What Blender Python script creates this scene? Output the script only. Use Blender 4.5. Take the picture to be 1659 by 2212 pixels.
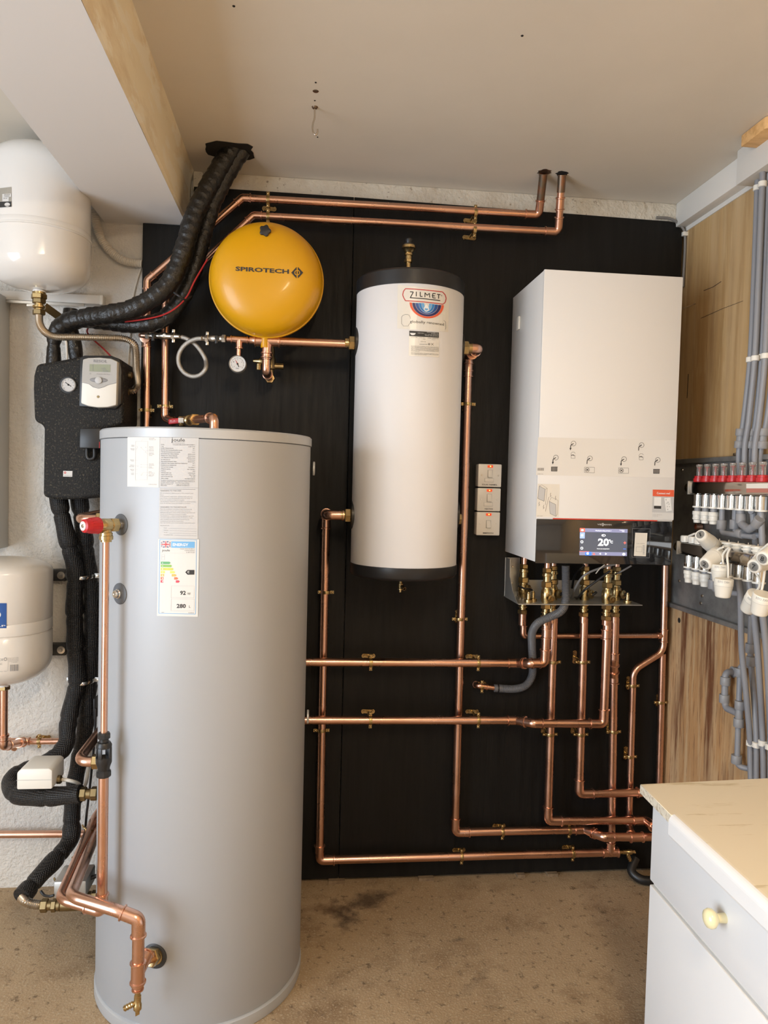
import bpy, bmesh, math, random
from mathutils import Vector, Matrix
random.seed(7)
V = Vector
SC = bpy.context.scene
COL = SC.collection
for o in list(bpy.data.objects):
    bpy.data.objects.remove(o)

# ------------------------------------------------------------------ camera
FPX, YAW, PITCH, ROLL, CAMH = 1590.0, 0.106393, 0.038612, 0.025139, 1.441
_f = V((math.sin(YAW), math.cos(YAW), 0)); _r = V((math.cos(YAW), -math.sin(YAW), 0)); _u = V((0, 0, 1))
FWD = _f * math.cos(PITCH) - _u * math.sin(PITCH)
_u2 = _u * math.cos(PITCH) + _f * math.sin(PITCH)
RGT = _r * math.cos(ROLL) + _u2 * math.sin(ROLL)
UPV = -_r * math.sin(ROLL) + _u2 * math.cos(ROLL)
EYE = V((0, 0, CAMH))
cam = bpy.data.cameras.new('camera')
cam.sensor_fit = 'VERTICAL'; cam.sensor_height = 36.0; cam.lens = FPX / 2212 * 36.0
cam.clip_start = 0.02
camo = bpy.data.objects.new('camera', cam)
mw = Matrix((RGT, UPV, -FWD)).transposed().to_4x4(); mw.translation = EYE
camo.matrix_world = mw
COL.objects.link(camo); SC.camera = camo

# ------------------------------------------------------------------ world, daylight, exposure
W = bpy.data.worlds.new('world'); SC.world = W; W.use_nodes = True
bg = W.node_tree.nodes['Background']
bg.inputs[0].default_value = (0.80, 0.90, 1.0, 1); bg.inputs[1].default_value = 1.0
SC.view_settings.view_transform = 'Standard'; SC.view_settings.look = 'None'
SC.view_settings.gamma = 1.0; SC.view_settings.use_curve_mapping = False
SC.view_settings.exposure = 0.0
# daylight through the open garage door in the left-hand wall, beside and behind the camera
def area(name, loc, target, sx, sy, power, col):
    l = bpy.data.lights.new(name, 'AREA'); l.shape = 'RECTANGLE'; l.size = sx; l.size_y = sy
    l.energy = power; l.color = col
    o = bpy.data.objects.new(name, l); o.location = loc
    o.rotation_euler = (V(target) - V(loc)).to_track_quat('-Z', 'Y').to_euler()
    COL.objects.link(o); return o
area('door_daylight', (-2.66, -.55, 1.12), (0, -.55, 1.12), 2.5, 2.0, 145, (0.78, 0.88, 1.0))

# ------------------------------------------------------------------ pixel helpers (photo 1659 x 2212)
def ray(x, y): return FWD + RGT * ((x - 829.5) / FPX) - UPV * ((y - 1106) / FPX)
def P(x, y, Y): d = ray(x, y); return EYE + d * (Y / d.y)
def PX(x, y, X): d = ray(x, y); return EYE + d * (X / d.x)
def PZ(x, y, Z): d = ray(x, y); return EYE + d * ((Z - CAMH) / d.z)
def cyl_hit(x, y, cx, cy, R):
    d = ray(x, y); a = d.x**2 + d.y**2; b = -2 * (d.x*cx + d.y*cy); c = cx*cx + cy*cy - R*R
    q = b*b - 4*a*c
    t = (-b - math.sqrt(max(q, 0))) / (2*a)
    return EYE + d * t

# ------------------------------------------------------------------ materials
MATS = {}
def mk(name, col, rough=0.5, metal=0.0, bump=None, var=None, coat=0.0, spec=0.5, emit=None, trans=0.0, rvar=None, alpha=1.0, stretch=(1, 1, 1), speck=None):
    m = bpy.data.materials.new(name); m.use_nodes = True
    nt = m.node_tree; b = nt.nodes['Principled BSDF']
    b.inputs['Base Color'].default_value = (*col, 1); b.inputs['Roughness'].default_value = rough
    b.inputs['Metallic'].default_value = metal; b.inputs['Coat Weight'].default_value = coat
    b.inputs['Coat Roughness'].default_value = 0.08
    b.inputs['Specular IOR Level'].default_value = spec
    b.inputs['Transmission Weight'].default_value = trans; b.inputs['Alpha'].default_value = alpha
    if emit:
        b.inputs['Emission Color'].default_value = (*emit[0], 1); b.inputs['Emission Strength'].default_value = emit[1]
    tc = nt.nodes.new('ShaderNodeTexCoord'); mp = nt.nodes.new('ShaderNodeMapping')
    mp.inputs['Scale'].default_value = stretch
    nt.links.new(tc.outputs['Object'], mp.inputs[0])
    def noise(scale, detail=4, rough_=0.55):
        n = nt.nodes.new('ShaderNodeTexNoise'); n.inputs['Scale'].default_value = scale
        n.inputs['Detail'].default_value = detail; n.inputs['Roughness'].default_value = rough_
        nt.links.new(mp.outputs[0], n.inputs['Vector']); return n
    last = None
    if var:
        for (scale, c2, lo, hi) in (var if isinstance(var, list) else [var]):
            n = noise(scale, 6, 0.6); mr = nt.nodes.new('ShaderNodeMapRange')
            mr.inputs[1].default_value = lo; mr.inputs[2].default_value = hi
            nt.links.new(n.outputs[0], mr.inputs[0])
            mx = nt.nodes.new('ShaderNodeMix'); mx.data_type = 'RGBA'
            nt.links.new(mr.outputs[0], mx.inputs['Factor'])
            if last is None: mx.inputs['A'].default_value = (*col, 1)
            else: nt.links.new(last, mx.inputs['A'])
            mx.inputs['B'].default_value = (*c2, 1); last = mx.outputs['Result']
        nt.links.new(last, b.inputs['Base Color'])
    if bump:
        n = noise(bump[0], bump[2] if len(bump) > 2 else 4)
        bp = nt.nodes.new('ShaderNodeBump'); bp.inputs['Strength'].default_value = bump[1]; bp.inputs['Distance'].default_value = bump[3] if len(bump) > 3 else 0.01
        nt.links.new(n.outputs[0], bp.inputs['Height']); nt.links.new(bp.outputs[0], b.inputs['Normal'])
    if rvar:
        n = noise(rvar[0], 5); mr = nt.nodes.new('ShaderNodeMapRange')
        mr.inputs[1].default_value = .3; mr.inputs[2].default_value = .7; mr.inputs[3].default_value = rvar[1]; mr.inputs[4].default_value = rvar[2]
        nt.links.new(n.outputs[0], mr.inputs[0]); nt.links.new(mr.outputs[0], b.inputs['Roughness'])
    MATS[name] = m; return m

COPPER = mk('copper', (0.76, 0.465, 0.345), 0.28, 1.0, var=[(5, (0.66, 0.375, 0.265), .42, .75)], rvar=(9, .22, .34))
COPPER_D = mk('copper_tarnished', (0.34, 0.17, 0.10), 0.45, 1.0, var=(40, (0.20, 0.17, 0.13), .4, .65))
BRASS = mk('brass', (0.54, 0.405, 0.20), 0.27, 1.0, var=(18, (0.42, 0.30, 0.14), .45, .75), rvar=(30, .2, .38))
BRASS_D = mk('brass_dull', (0.30, 0.225, 0.115), 0.40, 1.0)
CHROME = mk('chrome', (0.78, 0.77, 0.74), 0.14, 1.0)
NICKEL = mk('nickel', (0.62, 0.57, 0.50), 0.3, 1.0)
STEEL = mk('stainless_corrugated', (0.60, 0.54, 0.46), 0.28, 1.0)
GALV = mk('galvanised_steel', (0.36, 0.355, 0.34), 0.5, 0.6, var=(14, (0.24, 0.235, 0.225), .4, .65))
ZINC = mk('zinc_plate', (0.52, 0.52, 0.50), 0.45, 0.8, var=(12, (0.5, 0.5, 0.48), .4, .7))
BOARD = mk('black_stained_ply', (0.0065, 0.006, 0.0054), 0.5, 0, spec=.22, bump=(22, .22, 8, .004), var=(7, (0.010, 0.0092, 0.0082), .4, .7), stretch=(6, 6, .6), rvar=(10, .42, .6))
WALLW = mk('white_masonry_paint', (0.74, 0.71, 0.66), 0.85, 0, bump=(75, .7, 6, .016), var=[(2.4, (0.64, 0.59, 0.52), .5, .8)])
STRIP = mk('old_plaster_strip', (0.72, 0.67, 0.57), 0.85, 0, bump=(45, .8, 8, .010), var=[(60, (0.36, 0.30, 0.23), .62, .68), (5, (0.60, 0.53, 0.43), .45, .7)])
CEIL = mk('ceiling_paint', (0.74, 0.685, 0.60), 0.9, 0, bump=(120, .05, 4, .002), var=(1.3, (0.69, 0.635, 0.55), .4, .7))
BEAMB = mk('beam_underside_paint', (0.76, 0.735, 0.715), 0.9, 0, var=(30, (0.6, 0.56, 0.52), .74, .78))
BEAMS = mk('beam_side_plaster', (0.86, 0.78, 0.60), 0.75, 0, bump=(8, .25, 5, .01), var=[(3.2, (0.74, 0.63, 0.45), .5, .62), (5, (0.88, 0.83, 0.70), .5, .56)], stretch=(1, .8, 2.5))
PLY = mk('plywood', (0.52, 0.335, 0.15), 0.6, 0, bump=(20, .1, 6, .003), var=[(3.0, (0.36, 0.215, 0.085), .45, .62), (12, (0.60, 0.42, 0.21), .5, .72), (1.2, (0.58, 0.42, 0.24), .45, .7)], stretch=(2, 7, .5))
PLYD = mk('plywood_weathered', (0.50, 0.285, 0.125), 0.65, 0, bump=(20, .2, 6, .004), var=[(1.9, (0.58, 0.39, 0.21), .44, .6), (2.7, (0.17, 0.065, 0.025), .51, .62), (8, (0.58, 0.40, 0.22), .5, .66), (24, (0.30, 0.15, 0.07), .56, .66)], stretch=(2, 6, .42))
TIMBER = mk('timber', (0.78, 0.47, 0.20), 0.6, 0, bump=(30, .2, 5, .004), var=(8, (0.60, 0.33, 0.12), .45, .65), stretch=(1, 6, 6))
SOFFIT = mk('soffit_paint', (0.74, 0.715, 0.67), 0.8)
TANK = mk('silver_grey_enamel', (0.43, 0.445, 0.465), 0.5, 0.2, bump=(900, .03, 2, .0005), spec=.3)
LIDM = mk('grey_lid_paint', (0.46, 0.475, 0.49), 0.4, 0.2)
WHITE = mk('white_foil_jacket', (0.80, 0.79, 0.79), 0.45, 0, bump=(9, .06, 3, .01))
WPLAS = mk('white_plastic', (0.80, 0.77, 0.70), 0.4, 0)
SWPL = mk('switch_white_plastic', (0.80, 0.75, 0.67), 0.33, 0)
WGLOSS = mk('white_gloss_enamel', (0.80, 0.785, 0.76), 0.16, 0, coat=.4)
CREAM = mk('cream_gloss_enamel', (0.76, 0.71, 0.64), 0.22, 0, coat=.3)
BOILW = mk('boiler_white_coating', (0.82, 0.80, 0.77), 0.42, 0)
YELL = mk('yellow_enamel', (0.70, 0.345, 0.002), 0.36, 0, coat=.12)
BLKP = mk('black_plastic', (0.016, 0.016, 0.017), 0.38, 0)
BLKG = mk('black_glass', (0.012, 0.012, 0.013), 0.05, 0, coat=1.0)
FOAM = mk('black_foam', (0.013, 0.0125, 0.012), 0.55, 0, spec=.3, bump=(230, .8, 3, .004), var=(170, (0.10, 0.085, 0.06), .56, .66))
WRAP = mk('black_woven_sleeve', (0.016, 0.015, 0.015), 0.42, 0, bump=(420, .5, 2, .002))
TAPE = mk('black_pipe_tape', (0.014, 0.013, 0.012), 0.3, 0, bump=(60, .7, 5, .006))
GREYP = mk('grey_plastic_pipe', (0.255, 0.262, 0.285), 0.42, 0)
GREYF = mk('grey_plastic_fitting', (0.27, 0.27, 0.28), 0.45, 0)
HOSEG = mk('grey_condensate_hose', (0.125, 0.128, 0.138), 0.45, 0)
RED = mk('red_plastic', (0.48, 0.015, 0.02), 0.35, 0)
REDW = mk('red_cable', (0.45, 0.02, 0.02), 0.5, 0)
CLEAR = mk('clear_tube_plastic', (0.86, 0.84, 0.80), 0.08, 0, trans=.85)
LABEL = mk('label_paper', (0.70, 0.69, 0.67), 0.6, 0, spec=.12)
LABELS = mk('label_silver_film', (0.57, 0.57, 0.57), 0.6, 0, spec=.12)
LABELC = mk('label_cream_film', (0.78, 0.74, 0.66), 0.25, 0)
FILM = mk('clear_film', (0.78, 0.755, 0.71), 0.3, 0)
INK = mk('print_black', (0.03, 0.03, 0.03), 0.5)
INKG = mk('print_grey', (0.26, 0.26, 0.27), 0.5)
INKLG = mk('print_light_grey', (0.55, 0.55, 0.55), 0.5)
INKW = mk('print_white', (0.85, 0.85, 0.83), 0.5)
INKR = mk('print_red', (0.55, 0.05, 0.05), 0.45)
INKO = mk('print_orange_red', (0.78, 0.12, 0.05), 0.45)
INKB = mk('print_blue', (0.17, 0.42, 0.72), 0.45)
INKB2 = mk('print_deep_blue', (0.02, 0.09, 0.32), 0.4)
INKB3 = mk('print_mid_blue', (0.03, 0.22, 0.55), 0.4)
INKN = mk('print_navy', (0.02, 0.02, 0.12), 0.4)
FLAGN = mk('print_flag_navy', (0.06, 0.07, 0.17), 0.45)
GR1 = mk('print_green', (0.10, 0.36, 0.12), .45); GR2 = mk('print_lime', (0.22, 0.45, 0.07), .45)
GR3 = mk('print_yellow_green', (0.56, 0.56, 0.06), .45); GR4 = mk('print_yellow', (0.80, 0.70, 0.12), .45)
GR5 = mk('print_amber', (0.82, 0.44, 0.09), .45); GR6 = mk('print_vermilion', (0.74, 0.17, 0.06), .45); GR7 = mk('print_crimson', (0.58, 0.04, 0.07), .45)
LCD = mk('lcd_green_grey', (0.30, 0.33, 0.24), 0.2, 0, coat=.6)
CTRLG = mk('controller_grey', (0.44, 0.43, 0.41), 0.4)
SCRN = mk('screen_background', (0.05, 0.055, 0.07), 0.12, 0, emit=((0.10, 0.11, 0.14), .9))
SCRB = mk('screen_bar', (0.2, 0.2, 0.3), 0.2, 0, emit=((0.26, 0.28, 0.46), .75))
SCRW = mk('screen_white', (0.8, 0.8, 0.8), 0.3, 0, emit=((1, 1, 1), 1.5))
SCRR = mk('screen_red', (0.8, 0.1, 0.08), 0.3, 0, emit=((1, .18, .13), 1.1))
SCRBL = mk('screen_blue', (0.05, 0.15, 0.8), 0.3, 0, emit=((.06, .2, 1), 1.2))
SCRLB = mk('screen_light_blue', (0.3, 0.4, 0.7), 0.3, 0, emit=((.3, .42, .8), 1.0))
NEON = mk('neon_indicator', (0.7, 0.07, 0.02), 0.25, 0, emit=((1.0, 0.09, 0.01), .5))
NEONH = mk('neon_glow', (1, .5, .2), 0.3, 0, emit=((1.0, 0.42, 0.08), 3.0))
GLASS = mk('gauge_glass', (0.9, 0.9, 0.9), 0.05, 0, trans=.9, alpha=.25)
DRESS = mk('white_melamine', (0.80, 0.80, 0.80), 0.4, 0)
DTOP = mk('cream_laminate', (0.79, 0.725, 0.59), 0.45, 0, bump=(30, .08, 5, .003), var=(5, (0.62, 0.54, 0.38), .62, .68), stretch=(1, 7, 1))
CHIP = mk('chipboard_edge', (0.70, 0.64, 0.52), 0.75, 0, bump=(160, .5, 3, .004), var=(110, (0.46, 0.38, 0.28), .5, .62))
KNOBM = mk('cream_knob', (0.82, 0.74, 0.46), 0.25, 0, coat=.3)
CONC = mk('concrete', (0.35, 0.245, 0.14), 0.75, 0, bump=(150, .45, 6, .006),
          var=[(1.6, (0.44, 0.325, 0.20), .4, .6), (4, (0.25, 0.165, 0.09), .52, .66), (40, (0.17, 0.115, 0.065), .57, .68), (150, (0.48, 0.39, 0.27), .54, .66)])
ACTW = mk('actuator_white', (0.80, 0.77, 0.69), 0.4, 0)
CABW = mk('white_cable', (0.74, 0.70, 0.62), 0.45)
CABG = mk('grey_cable', (0.20, 0.19, 0.18), 0.5)
CABB = mk('black_cable', (0.012, 0.012, 0.012), 0.4)
MANB = mk('manifold_polished_steel', (0.40, 0.36, 0.32), 0.1, 1.0)
GREYCAB = mk('grey_cabinet_paint', (0.60, 0.60, 0.58), 0.5)
CONDW = mk('white_conduit', (0.66, 0.61, 0.53), 0.5)
RAILW = mk('white_rail', (0.72, 0.69, 0.64), 0.45)
SHIMW = mk('shim_wood', (0.26, 0.19, 0.12), .8, 0, var=(30, (.18, .12, .07), .45, .65))
HOLE = mk('dark_void', (0.012, 0.010, 0.009), 0.9)
TUBEL = mk('fluorescent_diffuser', (0.9, 0.85, 0.7), 0.5, 0, emit=((1.0, 0.79, 0.54), 125.0))

def weave(mat, s1, s2, strength):
    nt = mat.node_tree; b = nt.nodes['Principled BSDF']; tc = nt.nodes.new('ShaderNodeTexCoord'); out = []
    for ax in ('Z', 'X'):
        w = nt.nodes.new('ShaderNodeTexWave'); w.bands_direction = ax; w.inputs['Scale'].default_value = s1 if ax == 'Z' else s2; w.inputs['Distortion'].default_value = .6
        nt.links.new(tc.outputs['Object'], w.inputs['Vector']); out.append(w.outputs['Fac'])
    m = nt.nodes.new('ShaderNodeMath'); m.operation = 'MULTIPLY'; nt.links.new(out[0], m.inputs[0]); nt.links.new(out[1], m.inputs[1])
    bp = nt.nodes.new('ShaderNodeBump'); bp.inputs['Strength'].default_value = strength; bp.inputs['Distance'].default_value = .003
    nt.links.new(m.outputs[0], bp.inputs['Height']); nt.links.new(bp.outputs[0], b.inputs['Normal'])
weave(WRAP, 62, 62, .9)

# ------------------------------------------------------------------ mesh building
class MB:
    def __init__(s): s.v = []; s.f = []; s.sm = []
    def add(s, vs, fs, smooth=False):
        o = len(s.v); s.v += [V(p) for p in vs]
        for f in fs: s.f.append(tuple(i + o for i in f)); s.sm.append(smooth)
        return s
    def box(s, a, b):
        x0, y0, z0 = a; x1, y1, z1 = b
        x0, x1 = min(x0, x1), max(x0, x1); y0, y1 = min(y0, y1), max(y0, y1); z0, z1 = min(z0, z1), max(z0, z1)
        vs = [(x0,y0,z0),(x1,y0,z0),(x1,y1,z0),(x0,y1,z0),(x0,y0,z1),(x1,y0,z1),(x1,y1,z1),(x0,y1,z1)]
        return s.add(vs, [(0,3,2,1),(4,5,6,7),(0,1,5,4),(1,2,6,5),(2,3,7,6),(3,0,4,7)])
    def obox(s, c, ax, ay, az):
        c = V(c); ax, ay, az = V(ax), V(ay), V(az)
        vs = [c + ax*i + ay*j + az*k for k in (-1, 1) for (i, j) in ((-1,-1),(1,-1),(1,1),(-1,1))]
        return s.add(vs, [(0,3,2,1),(4,5,6,7),(0,1,5,4),(1,2,6,5),(2,3,7,6),(3,0,4,7)])
    def prism(s, poly, d):
        n = len(poly); d = V(d); poly = [V(p) for p in poly]
        vs = poly + [p + d for p in poly]
        fs = [tuple(range(n)), tuple(reversed(range(n, 2*n)))] + [(i, i+n, (i+1) % n + n, (i+1) % n) for i in range(n)]
        return s.add(vs, fs)
    def lathe(s, prof, o, d, n=24, smooth=True, spin=0.0):
        o = V(o); d = V(d).normalized()
        a = d.cross(V((0, 0, 1)));
        if a.length < 1e-4: a = V((1, 0, 0))
        a.normalize(); b = d.cross(a)
        vs = []; fs = []; rings = []
        for (r, h) in prof:
            if r < 1e-6: rings.append([len(vs)]); vs.append(o + d*h)
            else:
                rings.append(list(range(len(vs), len(vs)+n)))
                for i in range(n):
                    t = 2*math.pi*i/n + spin
                    vs.append(o + d*h + (a*math.cos(t) + b*math.sin(t))*r)
        for k in range(len(rings)-1):
            A, B = rings[k], rings[k+1]
            if len(A) == 1 and len(B) == 1: continue
            for i in range(n):
                j = (i+1) % n
                if len(A) == 1: fs.append((A[0], B[j], B[i]))
                elif len(B) == 1: fs.append((A[i], A[j], B[0]))
                else: fs.append((A[i], A[j], B[j], B[i]))
        if len(rings[0]) > 1: fs.append(tuple(reversed(rings[0])))
        if len(rings[-1]) > 1: fs.append(tuple(rings[-1]))
        return s.add(vs, fs, smooth)
    def sweep(s, path, rad, n=14, smooth=True, caps=True):
        path = [V(p) for p in path]
        if not hasattr(rad, '__len__'): rad = [rad]*len(path)
        vs = []; fs = []; prev = None
        t0 = (path[1]-path[0]).normalized()
        a = t0.cross(V((0, 1, 0.13)));
        if a.length < 1e-3: a = t0.cross(V((1, 0, 0)))
        a.normalize()
        for i, p in enumerate(path):
            if i == 0: t = path[1]-p
            elif i == len(path)-1: t = p-path[i-1]
            else: t = path[i+1]-path[i-1]
            if t.length < 1e-9: t = t0
            t = t.normalized(); a = a - t*a.dot(t); a.normalize(); b = t.cross(a); t0 = t
            for k in range(n):
                th = 2*math.pi*k/n
                vs.append(p + (a*math.cos(th)+b*math.sin(th))*rad[i])
        for i in range(len(path)-1):
            for k in range(n):
                j = (k+1) % n
                fs.append((i*n+k, i*n+j, (i+1)*n+j, (i+1)*n+k))
        if caps:
            fs.append(tuple(reversed(range(n)))); fs.append(tuple(range((len(path)-1)*n, len(path)*n)))
        return s.add(vs, fs, smooth)
    def ball(s, c, r, n=16, m=9, sc=(1, 1, 1)):
        c = V(c); vs = []; fs = []
        for i in range(m+1):
            ph = math.pi*i/m
            for k in range(n):
                th = 2*math.pi*k/n
                vs.append(c + V((r*sc[0]*math.sin(ph)*math.cos(th), r*sc[1]*math.sin(ph)*math.sin(th), r*sc[2]*math.cos(ph))))
        for i in range(m):
            for k in range(n):
                j = (k+1) % n; fs.append((i*n+k, (i+1)*n+k, (i+1)*n+j, i*n+j))
        return s.add(vs, fs, True)
    def build(s, name, mat, parent=None, bevel=0, seg=2, loc=None, kind=None, **tags):
        base = wloc(parent) if parent is not None else (V(loc) if loc is not None else V((0, 0, 0)))
        me = bpy.data.meshes.new(name)
        me.from_pydata([tuple(p-base) for p in s.v], [], s.f)
        me.polygons.foreach_set('use_smooth', s.sm)
        if bevel:
            bm = bmesh.new(); bm.from_mesh(me); bmesh.ops.remove_doubles(bm, verts=bm.verts, dist=1e-6)
            bm.normal_update()
            es = [e for e in bm.edges if len(e.link_faces) == 2 and e.calc_face_angle(0) > 0.5]
            bmesh.ops.bevel(bm, geom=es, offset=bevel, offset_type='OFFSET', segments=seg, profile=0.5, affect='EDGES', clamp_overlap=True)
            for f in bm.faces: f.smooth = True
            bm.to_mesh(me); bm.free()
            me.set_sharp_from_angle(angle=0.7)
        elif any(s.sm):
            me.set_sharp_from_angle(angle=0.75)
        me.materials.append(mat); me.update()
        o = bpy.data.objects.new(name, me); COL.objects.link(o)
        if parent is not None: o.parent = parent
        else: o.location = base
        if kind: o['kind'] = kind
        for k, v in tags.items(): o[k] = v
        return o

def wloc(o):
    p = V((0, 0, 0))
    while o is not None: p += o.location; o = o.parent
    return p
def thing(name, label, cat, loc=(0, 0, 0), group=None):
    o = bpy.data.objects.new(name, None); COL.objects.link(o); o.location = loc
    o.empty_display_size = .02
    o['label'] = label; o['category'] = cat
    if group: o['group'] = group
    return o
def tag(o, label, cat, group=None):
    o['label'] = label; o['category'] = cat
    if group: o['group'] = group
    return o

def arc_fillet(pts, rad, seg=8):
    """dense path with rounded corners"""
    pts = [V(p) for p in pts]; out = [pts[0]]
    for i in range(1, len(pts)-1):
        a, p, b = pts[i-1], pts[i], pts[i+1]
        r = rad[i-1] if hasattr(rad, '__len__') else rad
        d1 = (a-p).normalized(); d2 = (b-p).normalized()
        ang = d1.angle(d2)
        if ang > math.pi-1e-3 or r <= 0: out.append(p); continue
        t = min(r/math.tan(ang/2), (a-p).length*.49, (b-p).length*.49)
        r = t*math.tan(ang/2)
        c = p + (d1+d2).normalized()*(r/math.sin(ang/2))
        s0 = p+d1*t-c; s1 = p+d2*t-c; tot = s0.angle(s1)
        for k in range(seg+1):
            f = k/seg
            out.append(c + (s0*math.sin((1-f)*tot)+s1*math.sin(f*tot))/math.sin(tot))
    out.append(pts[-1]); return out
def smooth_path(pts, per=10):
    """Catmull-Rom"""
    pts = [V(p) for p in pts]; q = [pts[0]*2-pts[1]] + pts + [pts[-1]*2-pts[-2]]; out = []
    for i in range(1, len(q)-2):
        for k in range(per):
            t = k/per; a, b, c, d = q[i-1], q[i], q[i+1], q[i+2]
            out.append(0.5*((2*b)+(c-a)*t+(2*a-5*b+4*c-d)*t*t+(3*b-a-3*c+d)*t**3))
    out.append(pts[-1]); return out
def resample(path, step):
    out = [path[0]]; acc = 0
    for i in range(1, len(path)):
        a, b = path[i-1], path[i]; L = (b-a).length
        while acc+L >= step:
            a = a + (b-a)*((step-acc)/L) if L > 0 else b
            out.append(a.copy()); L = (b-a).length; acc = 0
        acc += L
    return out

# ------------------------------------------------------------------ fittings
def sleeve(parent, c, d, r, L, name='coupling', mat=COPPER):
    c = V(c); d = V(d).normalized()
    MB().lathe([(r, 0), (r*1.34, .001), (r*1.34, .004), (r*1.12, .0055), (r*1.12, L-.0055), (r*1.34, L-.004), (r*1.34, L-.001), (r, L)], c-d*L/2, d, 20).build(name, mat, parent)
def elbow_geo(a, p, b, r, br=None, sock=None):
    a, p, b = V(a), V(p), V(b); br = br or r*2.3; sock = sock or r*1.4
    d1 = (a-p).normalized(); d2 = (b-p).normalized(); ang = d1.angle(d2)
    t = br/math.tan(ang/2); t = min(t, (a-p).length*.8, (b-p).length*.8)
    br = t*math.tan(ang/2)
    e1 = p+d1*(t+sock); e2 = p+d2*(t+sock)
    core = arc_fillet([p+d1*(t+.0001), p, p+d2*(t+.0001)], br*.999, 10)
    path = [e1, e1-d1*.0008, e1-d1*.004, e1-d1*.0055] + core + [e2-d2*.0055, e2-d2*.004, e2-d2*.0008, e2]
    k = 1.13
    rad = [r, r*1.34, r*1.34, r*k] + [r*k]*len(core) + [r*k, r*1.34, r*1.34, r]
    return path, rad, e1, e2
def tube_run(root, pts, r, kinds=None, mat=COPPER, br=None, name='tube'):
    """copper run: straight tubes plus an elbow fitting ('e') or a smooth bend ('b') at each corner"""
    pts = [V(p) for p in pts]; n = len(pts); kinds = kinds or 'e'*(n-2)
    seg_start = pts[0]; cur = [pts[0]]
    for i in range(1, n-1):
        a, p, b = pts[i-1], pts[i], pts[i+1]
        if kinds[i-1] == 'e':
            path, rad, e1, e2 = elbow_geo(a, p, b, r, br)
            cur.append(e1 - (a-p).normalized()*.006)
            emit_tube(root, cur, r, mat, name); cur = [e2 - (b-p).normalized()*.006]
            MB().sweep(path, rad, 18).build('elbow', mat, root)
        else: cur.append(p)
    cur.append(pts[-1]); emit_tube(root, cur, r, mat, name)
def emit_tube(root, pts, r, mat, name):
    path = arc_fillet(pts, r*4.0, 10) if len(pts) > 2 else pts
    MB().sweep(path, r, 18).build(name, mat, root)
def tee(root, c, d, db, r, L=.05, Lb=.032, rb=None, mat=COPPER):
    c = V(c); d = V(d).normalized(); db = V(db).normalized(); rb = rb or r
    m = MB().lathe([(r, 0), (r*1.34, .001), (r*1.34, .004), (r*1.13, .0055), (r*1.13, L-.0055), (r*1.34, L-.004), (r*1.34, L-.001), (r, L)], c-d*L/2, d, 20)
    m.lathe([(rb*1.12, 0), (rb*1.12, Lb-.0055), (rb*1.34, Lb-.004), (rb*1.34, Lb-.001), (rb, Lb)], c, db, 20)
    m.build('tee', mat, root)
def nut(root, c, d, r, L, mat=BRASS, name='nut', n=6):
    MB().lathe([(r*.9, 0), (r, L*.12), (r, L*.88), (r*.9, L)], V(c)-V(d).normalized()*L/2, d, n, smooth=False).build(name, mat, root)
def lathe_part(root, name, prof, c, d, mat, n=24, smooth=True):
    return MB().lathe(prof, c, d, n, smooth).build(name, mat, root)
def cable(name, label, pts, r, mat, cat='cable', group=None, n=8, smoothit=True):
    path = smooth_path(pts, 8) if smoothit else [V(p) for p in pts]
    o = MB().sweep(path, r, n).build(name, mat, loc=path[0]); return tag(o, label, cat, group)
def corrugated(path, r0, r1, pitch):
    pth = resample(path, pitch/4); rad = [(r1, (r0+r1)/2, r0, (r0+r1)/2)[i % 4] for i in range(len(pth))]
    return pth, rad

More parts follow.
